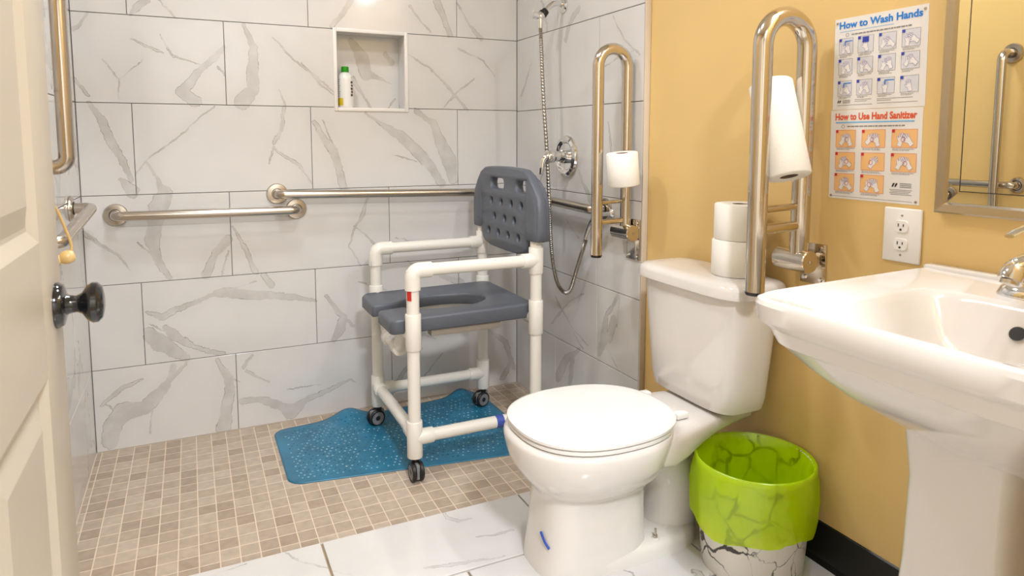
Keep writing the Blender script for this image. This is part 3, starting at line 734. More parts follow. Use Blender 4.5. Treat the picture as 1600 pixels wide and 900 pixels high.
bm = B(); sweep(bm, smooth_path([(-0.078, -0.447, 1.045), (-0.098, -0.447, 1.036), (-0.108, -0.447, 1.015), (-0.113, -0.447, 0.985), (-0.116, -0.447, 0.972)], 5), lambda i, n: 0.016 - 0.010 * i / n, 14); obj('lever', bm, M['chrome'], h)

sy = -0.41
t = thing('hand_shower', 'chrome shower arm with hanging metal hose on the tiled wall', 'shower', (0, sy, 1.61))
bm = B(); lathe(bm, [(0, 0), (0.028, 0), (0.028, 0.003), (0.018, 0.010), (0, 0.011)], (-0.0005, sy, 1.610), (-1, 0, 0), 32); obj('arm_flange', bm, M['chrome'], t)
arm = smooth_path([(-0.004, sy, 1.610), (-0.022, sy, 1.616), (-0.042, sy, 1.614), (-0.062, sy, 1.600), (-0.084, sy, 1.577)], 6)
bm = B(); sweep(bm, arm, 0.0105, 16); obj('shower_arm', bm, M['chrome'], t)
ad = Vector((-0.022, 0, -0.020)).normalized(); a0 = Vector((-0.078, sy, 1.5835))
bm = B(); lathe(bm, [(0, 0), (0.0145, 0), (0.0150, 0.012), (0.017, 0.014), (0.017, 0.022), (0, 0.022)], a0, ad, 20); obj('collar', bm, M['black'], t)
a1 = a0 + ad * 0.022
bm = B(); lathe(bm, [(0, 0), (0.016, 0), (0.018, 0.008), (0.016, 0.018), (0, 0.019)], a1, ad, 20)
lathe(bm, [(0, 0), (0.0125, 0.0), (0.0125, 0.026), (0.0145, 0.027), (0.0145, 0.033), (0, 0.034)], a1 + ad * 0.010, (-1, 0, 0.12), 20); obj('diverter', bm, M['chrome'], t)
hx = a1.x - 0.0065
bm = B(); lathe(bm, [(0, 0), (0.012, 0), (0.011, 0.02), (0.0085, 0.042), (0, 0.043)], (hx, sy, a1.z - 0.008), (0, 0, -1), 18); obj('hose_nut', bm, M['chrome'], t)
hose = smooth_path([(hx, sy, a1.z - 0.045), (hx + 0.004, sy - 0.003, 1.42), (-0.094, -0.425, 1.25), (-0.084, -0.435, 1.05), (-0.076, -0.44, 0.87), (-0.072, -0.445, 0.74), (-0.066, -0.455, 0.63), (-0.058, -0.480, 0.555), (-0.050, -0.520, 0.530), (-0.048, -0.560, 0.552), (-0.048, -0.600, 0.628), (-0.049, -0.650, 0.722), (-0.05, -0.672, 0.762)], 44)
bm = B(); sweep(bm, hose, lambda i, n: 0.0078 if i % 3 else 0.0060, 10); obj('hose', bm, M['hosem'], t)
bm = B(); sweep(bm, smooth_path([(-0.05, -0.668, 0.755), (-0.05, -0.69, 0.795), (-0.052, -0.722, 0.83), (-0.056, -0.755, 0.85)], 5), lambda i, n: 0.0105 + 0.004 * i / n, 16); obj('handset', bm, M['chrome'], t)
bm = B(); lathe(bm, [(0, 0), (0.016, 0), (0.016, 0.004), (0.008, 0.012), (0.0075, 0.05), (0, 0.05)], (-0.0005, -0.755, 0.85), (-1, 0, 0), 20); obj('holder', bm, M['chrome'], t)

# ------------------------------------------------------------------ flip-up bars
def flip_bar(label, wall, yb0, yb1, yl, zb, xa, xn, ztop, zcap, r, rb, plate_y, plate_z, cross):
    t = thing('flip_up_bar', label, 'grab bar', (wall, (yb0 + yb1) / 2, zb), 'flip-up support bars beside the toilet')
    bm = B(); box(bm, wall - 0.006, wall, plate_y[0], plate_y[1], plate_z[0], plate_z[1], 0.0015)
    pl = obj('wall_plate', bm, M['steel2'], t)
    for y in (plate_y[0] + 0.012, plate_y[1] - 0.012):
        for z in (plate_z[0] + 0.012, plate_z[1] - 0.012):
            bm = B(); lathe(bm, [(0, 0.005), (0.006, 0.005), (0.005, 0.0095), (0, 0.010)], (wall, y, z), (-1, 0, 0), 8); obj('screw', bm, M['chrome'], pl)
    bm = B(); box(bm, xa - 0.004, wall - 0.004, (yb0 + yb1) / 2 - 0.03, (yb0 + yb1) / 2 + 0.03, zb - 0.018, zb + 0.018, 0.002); obj('bracket', bm, M['steel2'], t)
    bm = B(); lathe(bm, [(0, 0), (rb - 0.002, 0), (rb, 0.002), (rb, yb1 - yb0 - 0.002), (rb - 0.002, yb1 - yb0), (0, yb1 - yb0)], (xa, yb0, zb), (0, 1, 0), 36); p = obj('pivot', bm, M['steel2'], t)
    bm = B(); lathe(bm, [(0, 0), (0.005, 0), (0.004, 0.003), (0, 0.003)], (xa, yb0, zb), (0, -1, 0), 12); obj('bolt', bm, M['steel'], p)
    R = (xa - xn) / 2
    pts = [(xa, yl, zb + 0.012), (xa, yl, ztop - R - r)]
    c = ((xa + xn) / 2, ztop - R - r)
    for k in range(1, 24):
        a = PI * k / 24; pts.append((c[0] + R * math.cos(a), yl, c[1] + R * math.sin(a)))
    pts += [(xn, yl, ztop - R - r), (xn, yl, zcap + 0.006)]
    bm = B(); sweep(bm, pts, r, 22); obj('rail', bm, M['steel2'], t)
    bm = B(); lathe(bm, [(0, 0), (r, 0), (r, -0.004), (r * 0.9, -0.008), (0, -0.009)], (xn, yl, zcap + 0.006), (0, 0, 1), 22); obj('end_cap', bm, M['black'], t)
    for z, q in cross:
        bm = B(); sweep(bm, [(xa - r * 0.8, yl, z), (xn + r * 0.8, yl, z - 0.003)], q, 12); obj('crossbar', bm, M['brass'], t)
    return t
flip_bar('flip-up steel bar raised at the edge of the shower tiling', 0.0, -0.918, -0.82, -0.872, 0.803, -0.026, -0.137, 1.408, 0.729, 0.0185, 0.027, (-0.921, -0.85), (0.712, 0.846), [(0.905, 0.006), (0.842, 0.009)])
flip_bar('flip-up steel bar raised between toilet and sink', XW, -1.612, -1.52, -1.578, 0.824, -0.030, -0.164, 1.398, 0.757, 0.0215, 0.0265, (-1.616, -1.545), (0.765, 0.862), [(0.951, 0.008), (0.906, 0.012)])
bm = None
t = thing('paper_holder', 'thin curved holder rod under the hanging toilet roll', 'holder', (-0.05, -0.9, 0.91))
bm = B(); sweep(bm, smooth_path([(-0.075, -0.889, 0.905), (-0.078, -0.93, 0.915), (-0.083, -0.943, 0.945), (-0.09, -0.945, 1.06)], 6), 0.004, 10); obj('rod', bm, M['brass'], t)

# ------------------------------------------------------------------ rolls
def roll(label, base, top, r, name='toilet_roll', cat='toilet roll', group=None, rc=0.02, ragged=0.0):
    base, top = Vector(base), Vector(top); ax = top - base; h = ax.length
    t = thing(name, label, cat, base, group)
    bm = B(); lathe(bm, [(rc, 0.001), (r - 0.003, 0), (r, 0.003), (r * 1.004, h * 0.5), (r, h - 0.003), (r - 0.003, h), (rc, h - 0.001)], base, ax, 44, closed=True); b = obj('tissue', bm, M['paper'], t, ang=60)
    bm = B(); lathe(bm, [(rc - 0.0015, 0.002), (rc + 0.0005, 0.002), (rc + 0.0005, h - 0.002), (rc - 0.0015, h - 0.002)], base, ax, 28, closed=True); obj('core', bm, M['card'], t)
    return t
rb = Vector((-0.068, -1.422, 0.766))
roll('upper of two stacked toilet rolls on the tank lid', rb + Vector((0.002, -0.002, 0.0905)), rb + Vector((0.002, -0.002, 0.180)), 0.062, group='toilet rolls on the tank lid')
roll('lower of two stacked toilet rolls on the tank lid', rb, rb + Vector((0, 0, 0.090)), 0.063, group='toilet rolls on the tank lid')
roll('toilet roll hanging on the flip-up bar by the shower', (-0.084, -0.944, 0.962), (-0.096, -0.947, 1.064), 0.049)
roll('paper towel roll leaning inside the flip-up bar by the sink', (-0.099, -1.604, 1.0215), (-0.089, -1.530, 1.233), 0.048, 'paper_towel_roll', 'paper towel roll')

# ------------------------------------------------------------------ shower chair
PR, FR = 0.0205, 0.0255
XFt, XBk, YN, YFR = -0.684, -0.243, -0.655, -0.180
ch = thing('shower_chair', 'white plastic pipe shower commode chair with grey seat and backrest on casters', 'chair', ((XFt + XBk) / 2, (YN + YFR) / 2, 0))
def pipe(name, pts, r=PR, parent=ch, m=None):
    bm = B(); sweep(bm, pts, r, 18); return obj(name, bm, m or M['pvc'], parent)
ZA, ZR, ZS = 0.690, 0.140, 0.487
def fitting(parent, p, d, l, r=FR):
    p = Vector(p); d = Vector(d).normalized()
    bm = B(); lathe(bm, [(0, 0), (r - 0.001, 0), (r, 0.002), (r, l - 0.002), (r - 0.001, l), (0, l)], p, d, 20)
    return obj('fitting', bm, M['pvc'], parent)
for x, y, nm in ((XFt, YN, 'f'), (XFt, YFR, 'f'), (XBk, YN, 'b'), (XBk, YFR, 'b')):
    top = ZA if nm == 'f' else 0.88
    leg = pipe('leg', [(x, y, 0.078), (x, y, top)])
    fitting(leg, (x, y, 0.076), (0, 0, 1), 0.120)
    fitting(leg, (x, y, 0.432), (0, 0, 1), 0.118)
    if nm == 'f':
        bm = B(); sweep(bm, fillet([(x, y, ZA - 0.062), (x, y, ZA), (x + 0.062, y, ZA)], 0.024, 8), FR, 20); obj('elbow', bm, M['pvc'], leg)
    else:
        fitting(leg, (x, y, ZA - 0.045), (0, 0, 1), 0.09)
        fitting(leg, (x, y, ZA), (-1, 0, 0), 0.055)
    sx = 1 if nm == 'f' else -1
    fitting(leg, (x, y, ZR), (sx, 0, 0), 0.062)
    if nm == 'f': fitting(leg, (x, y, ZR + 0.012), (0, -1 if y > -0.4 else 1, 0), 0.055)
    # caster
    c = obj('caster', lathe(B(), [(0, 0), (0.012, 0), (0.012, 0.02), (0.018, 0.022), (0.018, 0.027), (0, 0.027)], (x, y, 0.054), (0, 0, 1), 16), M['black'], ch)
    ang = {(XFt, YN): 0.0, (XFt, YFR): 1.35, (XBk, YFR): 1.25, (XBk, YN): 0.4}[(x, y)]
    ax = Vector((math.cos(ang), -math.sin(ang), 0))           # wheel axle
    tr = Vector((ax.y, -ax.x, 0)) * 0.012                     # trail
    wc = Vector((x, y, 0.0315)) + tr
    for s in (-1, 1):
        bm = B(); o0 = wc + ax * (s * 0.006)
        lathe(bm, [(0.010, 0), (0.029, 0), (0.0315, 0.003), (0.0315, 0.011), (0.029, 0.014), (0.0245, 0.014), (0.0245, 0.012), (0.010, 0.012)], o0, ax * s, 28, closed=True)
        wh = obj('wheel', bm, M['black'], c)
        bm = B(); lathe(bm, [(0.0095, 0.0), (0.0245, 0.0), (0.0245, 0.0132), (0.0095, 0.0132)], o0, ax * s, 24, closed=True); obj('hub', bm, M['hub'], wh)
        bm = B(); lathe(bm, [(0, 0), (0.0098, 0), (0.0098, 0.0128), (0, 0.0125)], o0, ax * s, 16); obj('axle_cap', bm, M['black'], wh)
    bm = B(); box(bm, -0.0057, 0.0057, -0.029, 0.029, 0.012, 0.060, 0.003); bmesh.ops.rotate(bm, verts=bm.verts, cent=(0, 0, 0), matrix=Matrix.Rotation(-ang, 3, 'Z')); bmesh.ops.translate(bm, verts=bm.verts, vec=(x + tr.x * 0.6, y + tr.y * 0.6, 0)); obj('fork', bm, M['hub'], c)
for y in (YN, YFR):
    pipe('armrest', [(XFt, y, ZA), (XBk, y, ZA)])
    pipe('side_rail', [(XFt, y, ZR), (XBk, y, ZR)])
    pipe('seat_rail', [(XFt, y + (0.10 if y == YN else -0.10), ZS - 0.016), (XBk, y + (0.10 if y == YN else -0.10), ZS - 0.016)], 0.0125)
pipe('cross_rail', [(XFt, YN, ZR + 0.012), (XFt, YFR, ZR + 0.012)])
pipe('cross_rail', [(XBk, YN, ZS), (XBk, YFR, ZS)])
fr = fillet([(XFt, YN, ZS - 0.01), (XFt, YN + 0.115, ZS - 0.01), (XFt, YN + 0.165, ZS - 0.095), (XFt, YFR - 0.165, ZS - 0.095), (XFt, YFR - 0.115, ZS - 0.01), (XFt, YFR, ZS - 0.01)], 0.035, 6)
dp = pipe('drop_rail', fr, 0.0215)
for p_, d_ in (((XFt, YN + 0.20, ZS - 0.095), (0, -1, 0)), ((XFt, YFR - 0.20, ZS - 0.095), (0, 1, 0))): fitting(dp, p_, d_, 0.045, 0.0265)
# seat: open-front horseshoe with a keyhole opening
yc = -0.412; SX0, SX1, SY0, SY1 = -0.748, -0.228, -0.626, -0.196
out = []
def arc(cx, cy, r, a0_, a1_, n=5): return [(cx + r * math.cos(a0_ + (a1_ - a0_) * k / n), cy + r * math.sin(a0_ + (a1_ - a0_) * k / n)) for k in range(n + 1)]
out += arc(SX0 + 0.025, SY0 + 0.025, 0.025, PI, 1.5 * PI)
out += arc(SX1 - 0.03, SY0 + 0.03, 0.03, 1.5 * PI, 2 * PI)
out += arc(SX1 - 0.03, SY1 - 0.03, 0.03, 0, 0.5 * PI)
out += arc(SX0 + 0.025, SY1 - 0.025, 0.025, 0.5 * PI, PI)
sw = 0.036
out += arc(SX0 + 0.012, yc + sw + 0.012, 0.012, PI, 1.5 * PI, 3)
hole_c, ha, hb = -0.50, 0.165, 0.102
t0 = math.asin(sw / hb)
for k in range(25):
    a = (PI - t0) - (2 * PI - 2 * t0) * k / 24
    out.append((hole_c + ha * math.cos(a), yc + hb * math.sin(a)))
out += arc(SX0 + 0.012, yc - sw - 0.012, 0.012, 0.5 * PI, PI, 3)
bm = B()
def seatz(x, y, d):
    dish = 0.018 * math.exp(-(((x - hole_c) / 0.19) ** 2 + ((y - yc) / 0.14) ** 2))
    roll_ = 0.012 * max(0, (SX0 + 0.06 - x) / 0.06) ** 2
    return (x, y, 0.532 - d - (dish if d < 0.02 else 0) - (roll_ if d < 0.03 else roll_ * 0.3))
plate(bm, out, [], [(0.0, 0.008), (0.001, 0.004), (0.004, 0.001), (0.008, 0.0), (0.047, 0.0), (0.051, 0.003)], seatz)
obj('seat', bm, M['grey'], ch, ang=50)
for y in (-0.595, -0.235):
    bm = B(); box(bm, -0.61, -0.36, y - 0.02, y + 0.02, 0.456, 0.490, 0.002); obj('pan_rail', bm, M['bracket'], ch)
# backrest with handle openings and drain holes
by = -0.4175
def mir2(l): return l + [(2 * by - y, z) for y, z in reversed(l)]
half = [(-0.395, 1.004), (-0.30, 1.002), (-0.245, 0.997), (-0.205, 0.980), (-0.170, 0.945), (-0.140, 0.905), (-0.130, 0.86), (-0.128, 0.80), (-0.130, 0.765), (-0.137, 0.757), (-0.207, 0.757), (-0.214, 0.752), (-0.216, 0.735), (-0.225, 0.718), (-0.25, 0.703), (-0.30, 0.694), (-0.395, 0.692)]
outl = mir2(half)
holes = []
for ya_, yb_ in ((-0.425, -0.300), (-0.632, -0.525)):
    holes.append(rrect(ya_, yb_, 0.918, 0.960, 0.0195, 5))
for z, ysx in ((0.871, (-0.312, -0.402, -0.488, -0.572)), (0.812, (-0.340, -0.432, -0.515)), (0.753, (-0.286, -0.376, -0.463, -0.549))):
    for y in ysx: holes.append(circ(y, z, 0.0135, 16))
bm = B()
def backp(y, z, d):
    return (-0.262 + d, y, z)
plate(bm, outl, holes, [(0.0, 0.007), (0.002, 0.003), (0.006, 0.0), (0.030, 0.0), (0.034, 0.003), (0.036, 0.006)], backp)
bk = obj('backrest', bm, M['grey'], ch, ang=40)
for y in (YN, YFR):
    bm = B(); q = 1 if y == YN else -1; L_ = []
    for z, cy, hx_, hy_ in ((0.7575, 0.0, 0.030, 0.040), (0.760, 0.0, 0.033, 0.043), (0.80, 0.0, 0.034, 0.045), (0.87, 0.0, 0.033, 0.044), (0.905, 0.004, 0.031, 0.040), (0.935, 0.018, 0.027, 0.036), (0.962, 0.038, 0.022, 0.028), (0.975, 0.052, 0.015, 0.018)):
        L_.append(sup(XBk + 0.006, y + q * cy, hx_, hy_, z, 3.6, 36))
    loft(bm, L_); obj('post_sleeve', bm, M['grey'], bk, ang=60)
bm = B(); sa = math.atan2(-2.05, -0.62) - 0.62; L0 = []
for z in (0.596, 0.632): L0.append([bm.verts.new((XFt + (PR + 0.0006) * math.cos(sa + 0.42 * (k - 3) / 3), YN + (PR + 0.0006) * math.sin(sa + 0.42 * (k - 3) / 3), z)) for k in range(7)])
for k in range(6): bm.faces.new((L0[0][k], L0[0][k + 1], L0[1][k + 1], L0[1][k]))
obj('sticker', bm, M['redtag'], ch, label='small red sticker')
bm = B(); lathe(bm, [(PR, 0), (PR + 0.0006, 0), (PR + 0.0006, 0.028), (PR, 0.028)], (-0.398, YN, ZR), (1, 0, 0), 20, closed=True); obj('pipe_label', bm, M['bluetag'], ch, label='blue label band')
# ------------------------------------------------------------------ printing helper
FONT_CACHE = {}
def text_mesh(s, size, bold=0.0):
    cu = bpy.data.curves.new('lettering', 'FONT'); cu.body = s; cu.size = size; cu.offset = bold; cu.align_x = 'LEFT'
    cu.resolution_u = 3
    o = bpy.data.objects.new('lettering', cu); COL.objects.link(o)
    dg = bpy.context.evaluated_depsgraph_get()
    me = bpy.data.meshes.new_from_object(o.evaluated_get(dg)); bpy.data.objects.remove(o)
    xs_ = [v.co.x for v in me.vertices]; ys_ = [v.co.y for v in me.vertices]
    return me, min(xs_), max(xs_), min(ys_), max(ys_)
tm, a, b_, c, d = text_mesh('2 |', 0.024, 0.0006)
for v in tm.vertices: v.co = Vector((XFt - 0.0208, YFR - (v.co.x - a) - 0.002 + 0.008, 0.628 + v.co.y))
obj('lettering', tm, M['bluetag'], ch, False)

# ------------------------------------------------------------------ bath mat
mt = thing('bath_mat', 'blue rubber bath mat rumpled on the mosaic floor under the chair', 'bath mat', (-0.65, -0.35, 0))
MA, MB, MC, MD = Vector((-1.065, -0.083, 0)), Vector((-1.063, -0.528, 0)), Vector((-0.20, -0.660, 0)), Vector((-0.205, -0.045, 0))
def mat_pt(s, q):
    p = (MA * (1 - s) + MD * s) * (1 - q) + (MB * (1 - s) + MC * s) * q
    z = 0.0035
    z += 0.034 * math.exp(-((s - 0.33) / 0.075) ** 2) * math.exp(-(q / 0.20) ** 2)
    z += 0.030 * math.exp(-((s - 0.895) / 0.055) ** 2) * math.exp(-(q / 0.14) ** 2)
    z += 0.006 * math.exp(-((s - 0.36) / 0.09) ** 2) * math.exp(-((q - 0.25) / 0.3) ** 2)
    # pressed flat where the casters stand
    for cx, cy in ((XFt, YFR), (XBk, YFR), (XBk, YN)):
        d2 = (p.x - cx) ** 2 + (p.y - cy) ** 2
        z -= (z - 0.0012) * math.exp(-d2 / 0.0022)
    y_w = 0.006 * math.sin(s * 9) * (1 - q)
    return Vector((p.x, p.y + y_w, z))
nu, nv = 96, 48
bm = B()
def corner(s, q):
    r = 0.045 / 0.85; r2 = 0.045 / 0.45
    cs, cq = min(max(s, r), 1 - r), min(max(q, r2), 1 - r2)
    ds, dq = (s - cs) / r, (q - cq) / r2; l = math.hypot(ds, dq)
    if ds != 0 and dq != 0:
        m_ = max(abs(ds), abs(dq)) / l; ds *= m_; dq *= m_
    return cs + ds * r, cq + dq * r2
G = [[bm.verts.new(mat_pt(*corner(i / nu, j / nv))) for j in range(nv + 1)] for i in range(nu + 1)]
for i in range(nu):
    for j in range(nv): bm.faces.new((G[i][j], G[i][j + 1], G[i + 1][j + 1], G[i + 1][j]))
def rubber_mat():
    m = mat('blue_rubber', (0.020, 0.185, 0.32), 0.32, bump=(120, 0.2), var=(11, 0.22)); return m
MR = rubber_mat()
sheet = obj('sheet', bm, MR, mt, ang=70)
so = sheet.modifiers.new('thick', 'SOLIDIFY'); so.thickness = 0.003; so.offset = -1
M['stud'] = mat('stud_glint', (0.24, 0.42, 0.52), 0.2); M['stud2'] = mat('stud_dark', (0.012, 0.10, 0.19), 0.3)  # pale tone paints glints on the studs, dark tone stands for holes
bm = B(); bmd = B()
for i in range(2, 46):
    for j in range(2, 24):
        s = (i + (0.5 if j % 2 else 0)) / 47.0; q = j / 25.0
        if random.random() < 0.12: continue
        p = mat_pt(s, q); r = 0.0042 * random.uniform(0.7, 1.15)
        tgt = bm if random.random() < 0.55 else bmd
        top = tgt.verts.new(p + Vector((0, 0, 0.0022)))
        ring = [tgt.verts.new(p + Vector((r * math.cos(k * PI / 3), r * math.sin(k * PI / 3), 0.0001))) for k in range(6)]
        for k in range(6): tgt.faces.new((ring[k], ring[(k + 1) % 6], top))
for b2, m2 in ((bm, M['stud']), (bmd, M['stud2'])):
    o = obj('studs', b2, m2, mt); o['kind'] = 'stuff'
# ------------------------------------------------------------------ toilet
TY = -1.35
to = thing('toilet', 'white two piece toilet with closed lid beside the yellow wall', 'toilet', (-0.35, TY, ZF))
L_ = []
for z, xf, xb, hw, e in ((ZF, -0.614, -0.325, 0.108, 3.0), (ZF + 0.02, -0.610, -0.325, 0.106, 3.2), (0.17, -0.601, -0.328, 0.102, 3.4), (0.23, -0.595, -0.330, 0.100, 3.4), (0.27, -0.594, -0.325, 0.101, 3.1),
        (0.285, -0.600, -0.31, 0.110, 2.7), (0.303, -0.616, -0.295, 0.134, 2.5), (0.325, -0.634, -0.28, 0.155, 2.4), (0.352, -0.650, -0.27, 0.171, 2.35), (0.385, -0.660, -0.262, 0.181, 2.3), (0.408, -0.663, -0.258, 0.184, 2.3), (0.417, -0.660, -0.258, 0.181, 2.3), (0.4205, -0.652, -0.262, 0.174, 2.3)):
    c = -0.45
    L_.append(egg(c, TY, c - xf, xb - c, hw, z, e))
bm = B(); loft(bm, L_); obj('bowl', bm, M['china'], to, ang=60)
bm = B(); L_ = []
for z, g in ((ZF, 0), (ZF + 0.022, 0.001), (ZF + 0.034, 0.006), (ZF + 0.040, 0.016)):
    L_.append(sup(-0.36, TY, 0.235 - g, 0.110 - g, z, 3.2, 56, 0.20 - g))
loft(bm, L_); obj('foot', bm, M['china'], to, ang=60)
bm = B(); sweep(bm, smooth_path([(-0.47, TY, 0.20), (-0.40, TY, 0.25), (-0.33, TY, 0.315), (-0.265, TY, 0.325), (-0.222, TY, 0.27), (-0.212, TY, 0.20), (-0.215, TY, 0.11)], 6), lambda i, n: 0.074 if i > 4 else 0.066, 22); obj('trapway', bm, M['china'], to, ang=60)
bm = B(); L_ = []
def sec(x, hw, z0, z1, n=28):
    return [(x, TY + math.copysign(abs(math.cos(2 * PI * k / n)) ** 0.4, math.cos(2 * PI * k / n)) * hw, (z0 + z1) / 2 + math.copysign(abs(math.sin(2 * PI * k / n)) ** 0.5, math.sin(2 * PI * k / n)) * (z1 - z0) / 2) for k in range(n)]
for x, hw, z0, z1 in ((-0.37, 0.150, 0.335, 0.4195), (-0.31, 0.152, 0.328, 0.42), (-0.26, 0.140, 0.338, 0.4205), (-0.21, 0.125, 0.355, 0.421), (-0.15, 0.110, 0.372, 0.421), (-0.08, 0.096, 0.38, 0.421), (-0.02, 0.090, 0.385, 0.420)): L_.append(sec(x, hw, z0, z1))
loft(bm, L_); obj('deck', bm, M['china'], to, ang=60)
# seat ring and closed lid
def seatlid(z0, z1, name, g=0.0):
    bm = B(); c = -0.455; L_ = []
    for z, q in ((z0, 0.004), (z0 + 0.002, 0.0), (z1 - 0.004, 0.0), (z1 - 0.001, 0.004), (z1, 0.012), (z1 + (0.0015 if name == 'lid' else 0), 0.05)):
        L_.append(egg(c, TY, 0.197 - q - g, 0.205 - q - g, 0.180 - q - g, z, 2.35))
    loft(bm, L_); return obj(name, bm, M['seatw'], to, ang=50)
seatlid(0.4225, 0.4345, 'seat', 0.003); ld = seatlid(0.4355, 0.4475, 'lid')
for s in (-1, 1):
    bm = B(); box(bm, -0.258, -0.222, TY + s * 0.075 - 0.012, TY + s * 0.075 + 0.012, 0.4215, 0.437, 0.004); obj('hinge', bm, M['seatw'], to)
# tank
tc_ = -1.337
bm = B(); L_ = []
for z, hx, hx2, hy in ((0.426, 0.064, 0.074, 0.132), (0.431, 0.077, 0.086, 0.153), (0.46, 0.082, 0.089, 0.160), (0.58, 0.087, 0.092, 0.174), (0.70, 0.091, 0.094, 0.188), (0.726, 0.091, 0.094, 0.189)):
    L_.append(sup(-0.086, tc_, hx, hy, z, 4.2, 64, hx2))
loft(bm, L_); tk = obj('tank', bm, M['china'], to, ang=60)
bm = B(); L_ = []
for z, g in ((0.7265, 0.006), (0.7285, 0.0), (0.748, 0.0), (0.757, 0.004), (0.7625, 0.014), (0.765, 0.035), (0.766, 0.075)):
    L_.append(sup(-0.088, tc_, 0.104 - g, 0.206 - g, z, 4.6, 64, 0.102 - g))
loft(bm, L_); obj('tank_lid', bm, M['china'], to, ang=50)
bm = B(); lathe(bm, [(0, 0), (0.011, 0), (0.009, 0.003), (0, 0.004)], (-0.318, TY - 0.088, ZF + 0.0385), (0, 0, 1), 18); wb = obj('bolt_washer', bm, M['china'], to)
bm = B(); lathe(bm, [(0, 0), (0.0055, 0), (0.0055, 0.006), (0.003, 0.007), (0.003, 0.022), (0, 0.022)], (-0.318, TY - 0.088, ZF + 0.042), (0, 0, 1), 10); obj('bolt', bm, M['steel'], to)
bm = B()
for k in range(6):
    pass
tp = [(-0.6010, TY - 0.026, 0.192), (-0.6005, TY - 0.046, 0.177), (-0.5965, TY - 0.060, 0.167)]
sweep(bm, smooth_path([(x - 0.0008, y, z) for x, y, z in tp], 4), 0.0028, 8); obj('tape_mark', bm, M['tape'], to, label='short strip of blue tape')

# ------------------------------------------------------------------ bin with lime liner
BX, BY = -0.128, -1.560
def bin_mat():
    m = bpy.data.materials.new('bin_marble_print'); m.use_nodes = True; nt = m.node_tree; b = nt.nodes['Principled BSDF']; b.inputs['Roughness'].default_value = 0.3
    tc = nt.nodes.new('ShaderNodeTexCoord'); n = nt.nodes.new('ShaderNodeTexNoise'); n.inputs['Scale'].default_value = 14; n.inputs['Detail'].default_value = 5
    nt.links.new(tc.outputs['Object'], n.inputs['Vector'])
    s = nt.nodes.new('ShaderNodeVectorMath'); s.operation = 'SCALE'; s.inputs['Scale'].default_value = 0.07; nt.links.new(n.outputs['Color'], s.inputs[0])
    a = nt.nodes.new('ShaderNodeVectorMath'); a.operation = 'ADD'; nt.links.new(tc.outputs['Object'], a.inputs[0]); nt.links.new(s.outputs[0], a.inputs[1])
    v = nt.nodes.new('ShaderNodeTexVoronoi'); v.feature = 'DISTANCE_TO_EDGE'; v.inputs['Scale'].default_value = 15; nt.links.new(a.outputs[0], v.inputs['Vector'])
    n2 = nt.nodes.new('ShaderNodeTexNoise'); n2.inputs['Scale'].default_value = 9; nt.links.new(tc.outputs['Object'], n2.inputs['Vector'])
    w_ = nt.nodes.new('ShaderNodeMapRange'); w_.inputs[1].default_value = 0.42; w_.inputs[2].default_value = 0.72; w_.inputs[3].default_value = 0.0; w_.inputs[4].default_value = 0.062; nt.links.new(n2.outputs[0], w_.inputs[0])
    lt = nt.nodes.new('ShaderNodeMath'); lt.operation = 'SUBTRACT'; nt.links.new(v.outputs['Distance'], lt.inputs[0]); nt.links.new(w_.outputs[0], lt.inputs[1])
    mr = nt.nodes.new('ShaderNodeMapRange'); mr.inputs[1].default_value = 0.012; mr.inputs[2].default_value = -0.012; nt.links.new(lt.outputs[0], mr.inputs[0])
    mx = nt.nodes.new('ShaderNodeMix'); mx.data_type = 'RGBA'; mx.inputs['A'].default_value = (0.80, 0.76, 0.71, 1); mx.inputs['B'].default_value = (0.05, 0.042, 0.038, 1)
    nt.links.new(mr.outputs[0], mx.inputs['Factor']); nt.links.new(mx.outputs['Result'], b.inputs['Base Color'])
    return m
def liner_mat():
    m = bpy.data.materials.new('lime_film'); m.use_nodes = True; nt = m.node_tree; nt.nodes.remove(nt.nodes['Principled BSDF'])
    out_ = nt.nodes['Material Output']
    d = nt.nodes.new('ShaderNodeBsdfDiffuse'); d.inputs[0].default_value = (0.66, 0.97, 0.001, 1)
    tl = nt.nodes.new('ShaderNodeBsdfTranslucent'); tl.inputs[0].default_value = (0.80, 1.0, 0.001, 1)
    tr = nt.nodes.new('ShaderNodeBsdfTransparent'); tr.inputs[0].default_value = (0.86, 1.0, 0.04, 1)
    gl = nt.nodes.new('ShaderNodeBsdfGlossy'); gl.inputs['Roughness'].default_value = 0.22
    tcx = nt.nodes.new('ShaderNodeTexCoord'); vo = nt.nodes.new('ShaderNodeTexVoronoi'); vo.inputs['Scale'].default_value = 16; nt.links.new(tcx.outputs['Object'], vo.inputs['Vector'])
    bp = nt.nodes.new('ShaderNodeBump'); bp.inputs['Strength'].default_value = 0.22; bp.inputs['Distance'].default_value = 0.012; nt.links.new(vo.outputs['Distance'], bp.inputs['Height'])
    for q in (d, tl, gl): nt.links.new(bp.outputs[0], q.inputs['Normal'])
    def mx(f, a, b): 
        n = nt.nodes.new('ShaderNodeMixShader'); n.inputs[0].default_value = f; nt.links.new(a.outputs[0], n.inputs[1]); nt.links.new(b.outputs[0], n.inputs[2]); return n
    x = mx(0.55, d, tl); x = mx(0.34, x, tr); x = mx(0.07, x, gl)
    nt.links.new(x.outputs[0], out_.inputs[0])
    return m
bn = thing('waste_bin', 'white marble print bin with a lime green liner next to the toilet', 'bin', (BX, BY, ZF))
RB, RT, ZT = 0.114, 0.134, 0.357
bm = B(); lathe(bm, [(0, 0), (RB, 0), (RB + 0.002, 0.004), (RT, ZT - ZF - 0.003), (RT - 0.002, ZT - ZF), (RT - 0.004, ZT - ZF - 0.003), (RB - 0.003, 0.006), (0, 0.006)], (BX, BY, ZF), n=56); obj('body', bm, bin_mat(), bn)
bm = B(); n = 96; prof = []
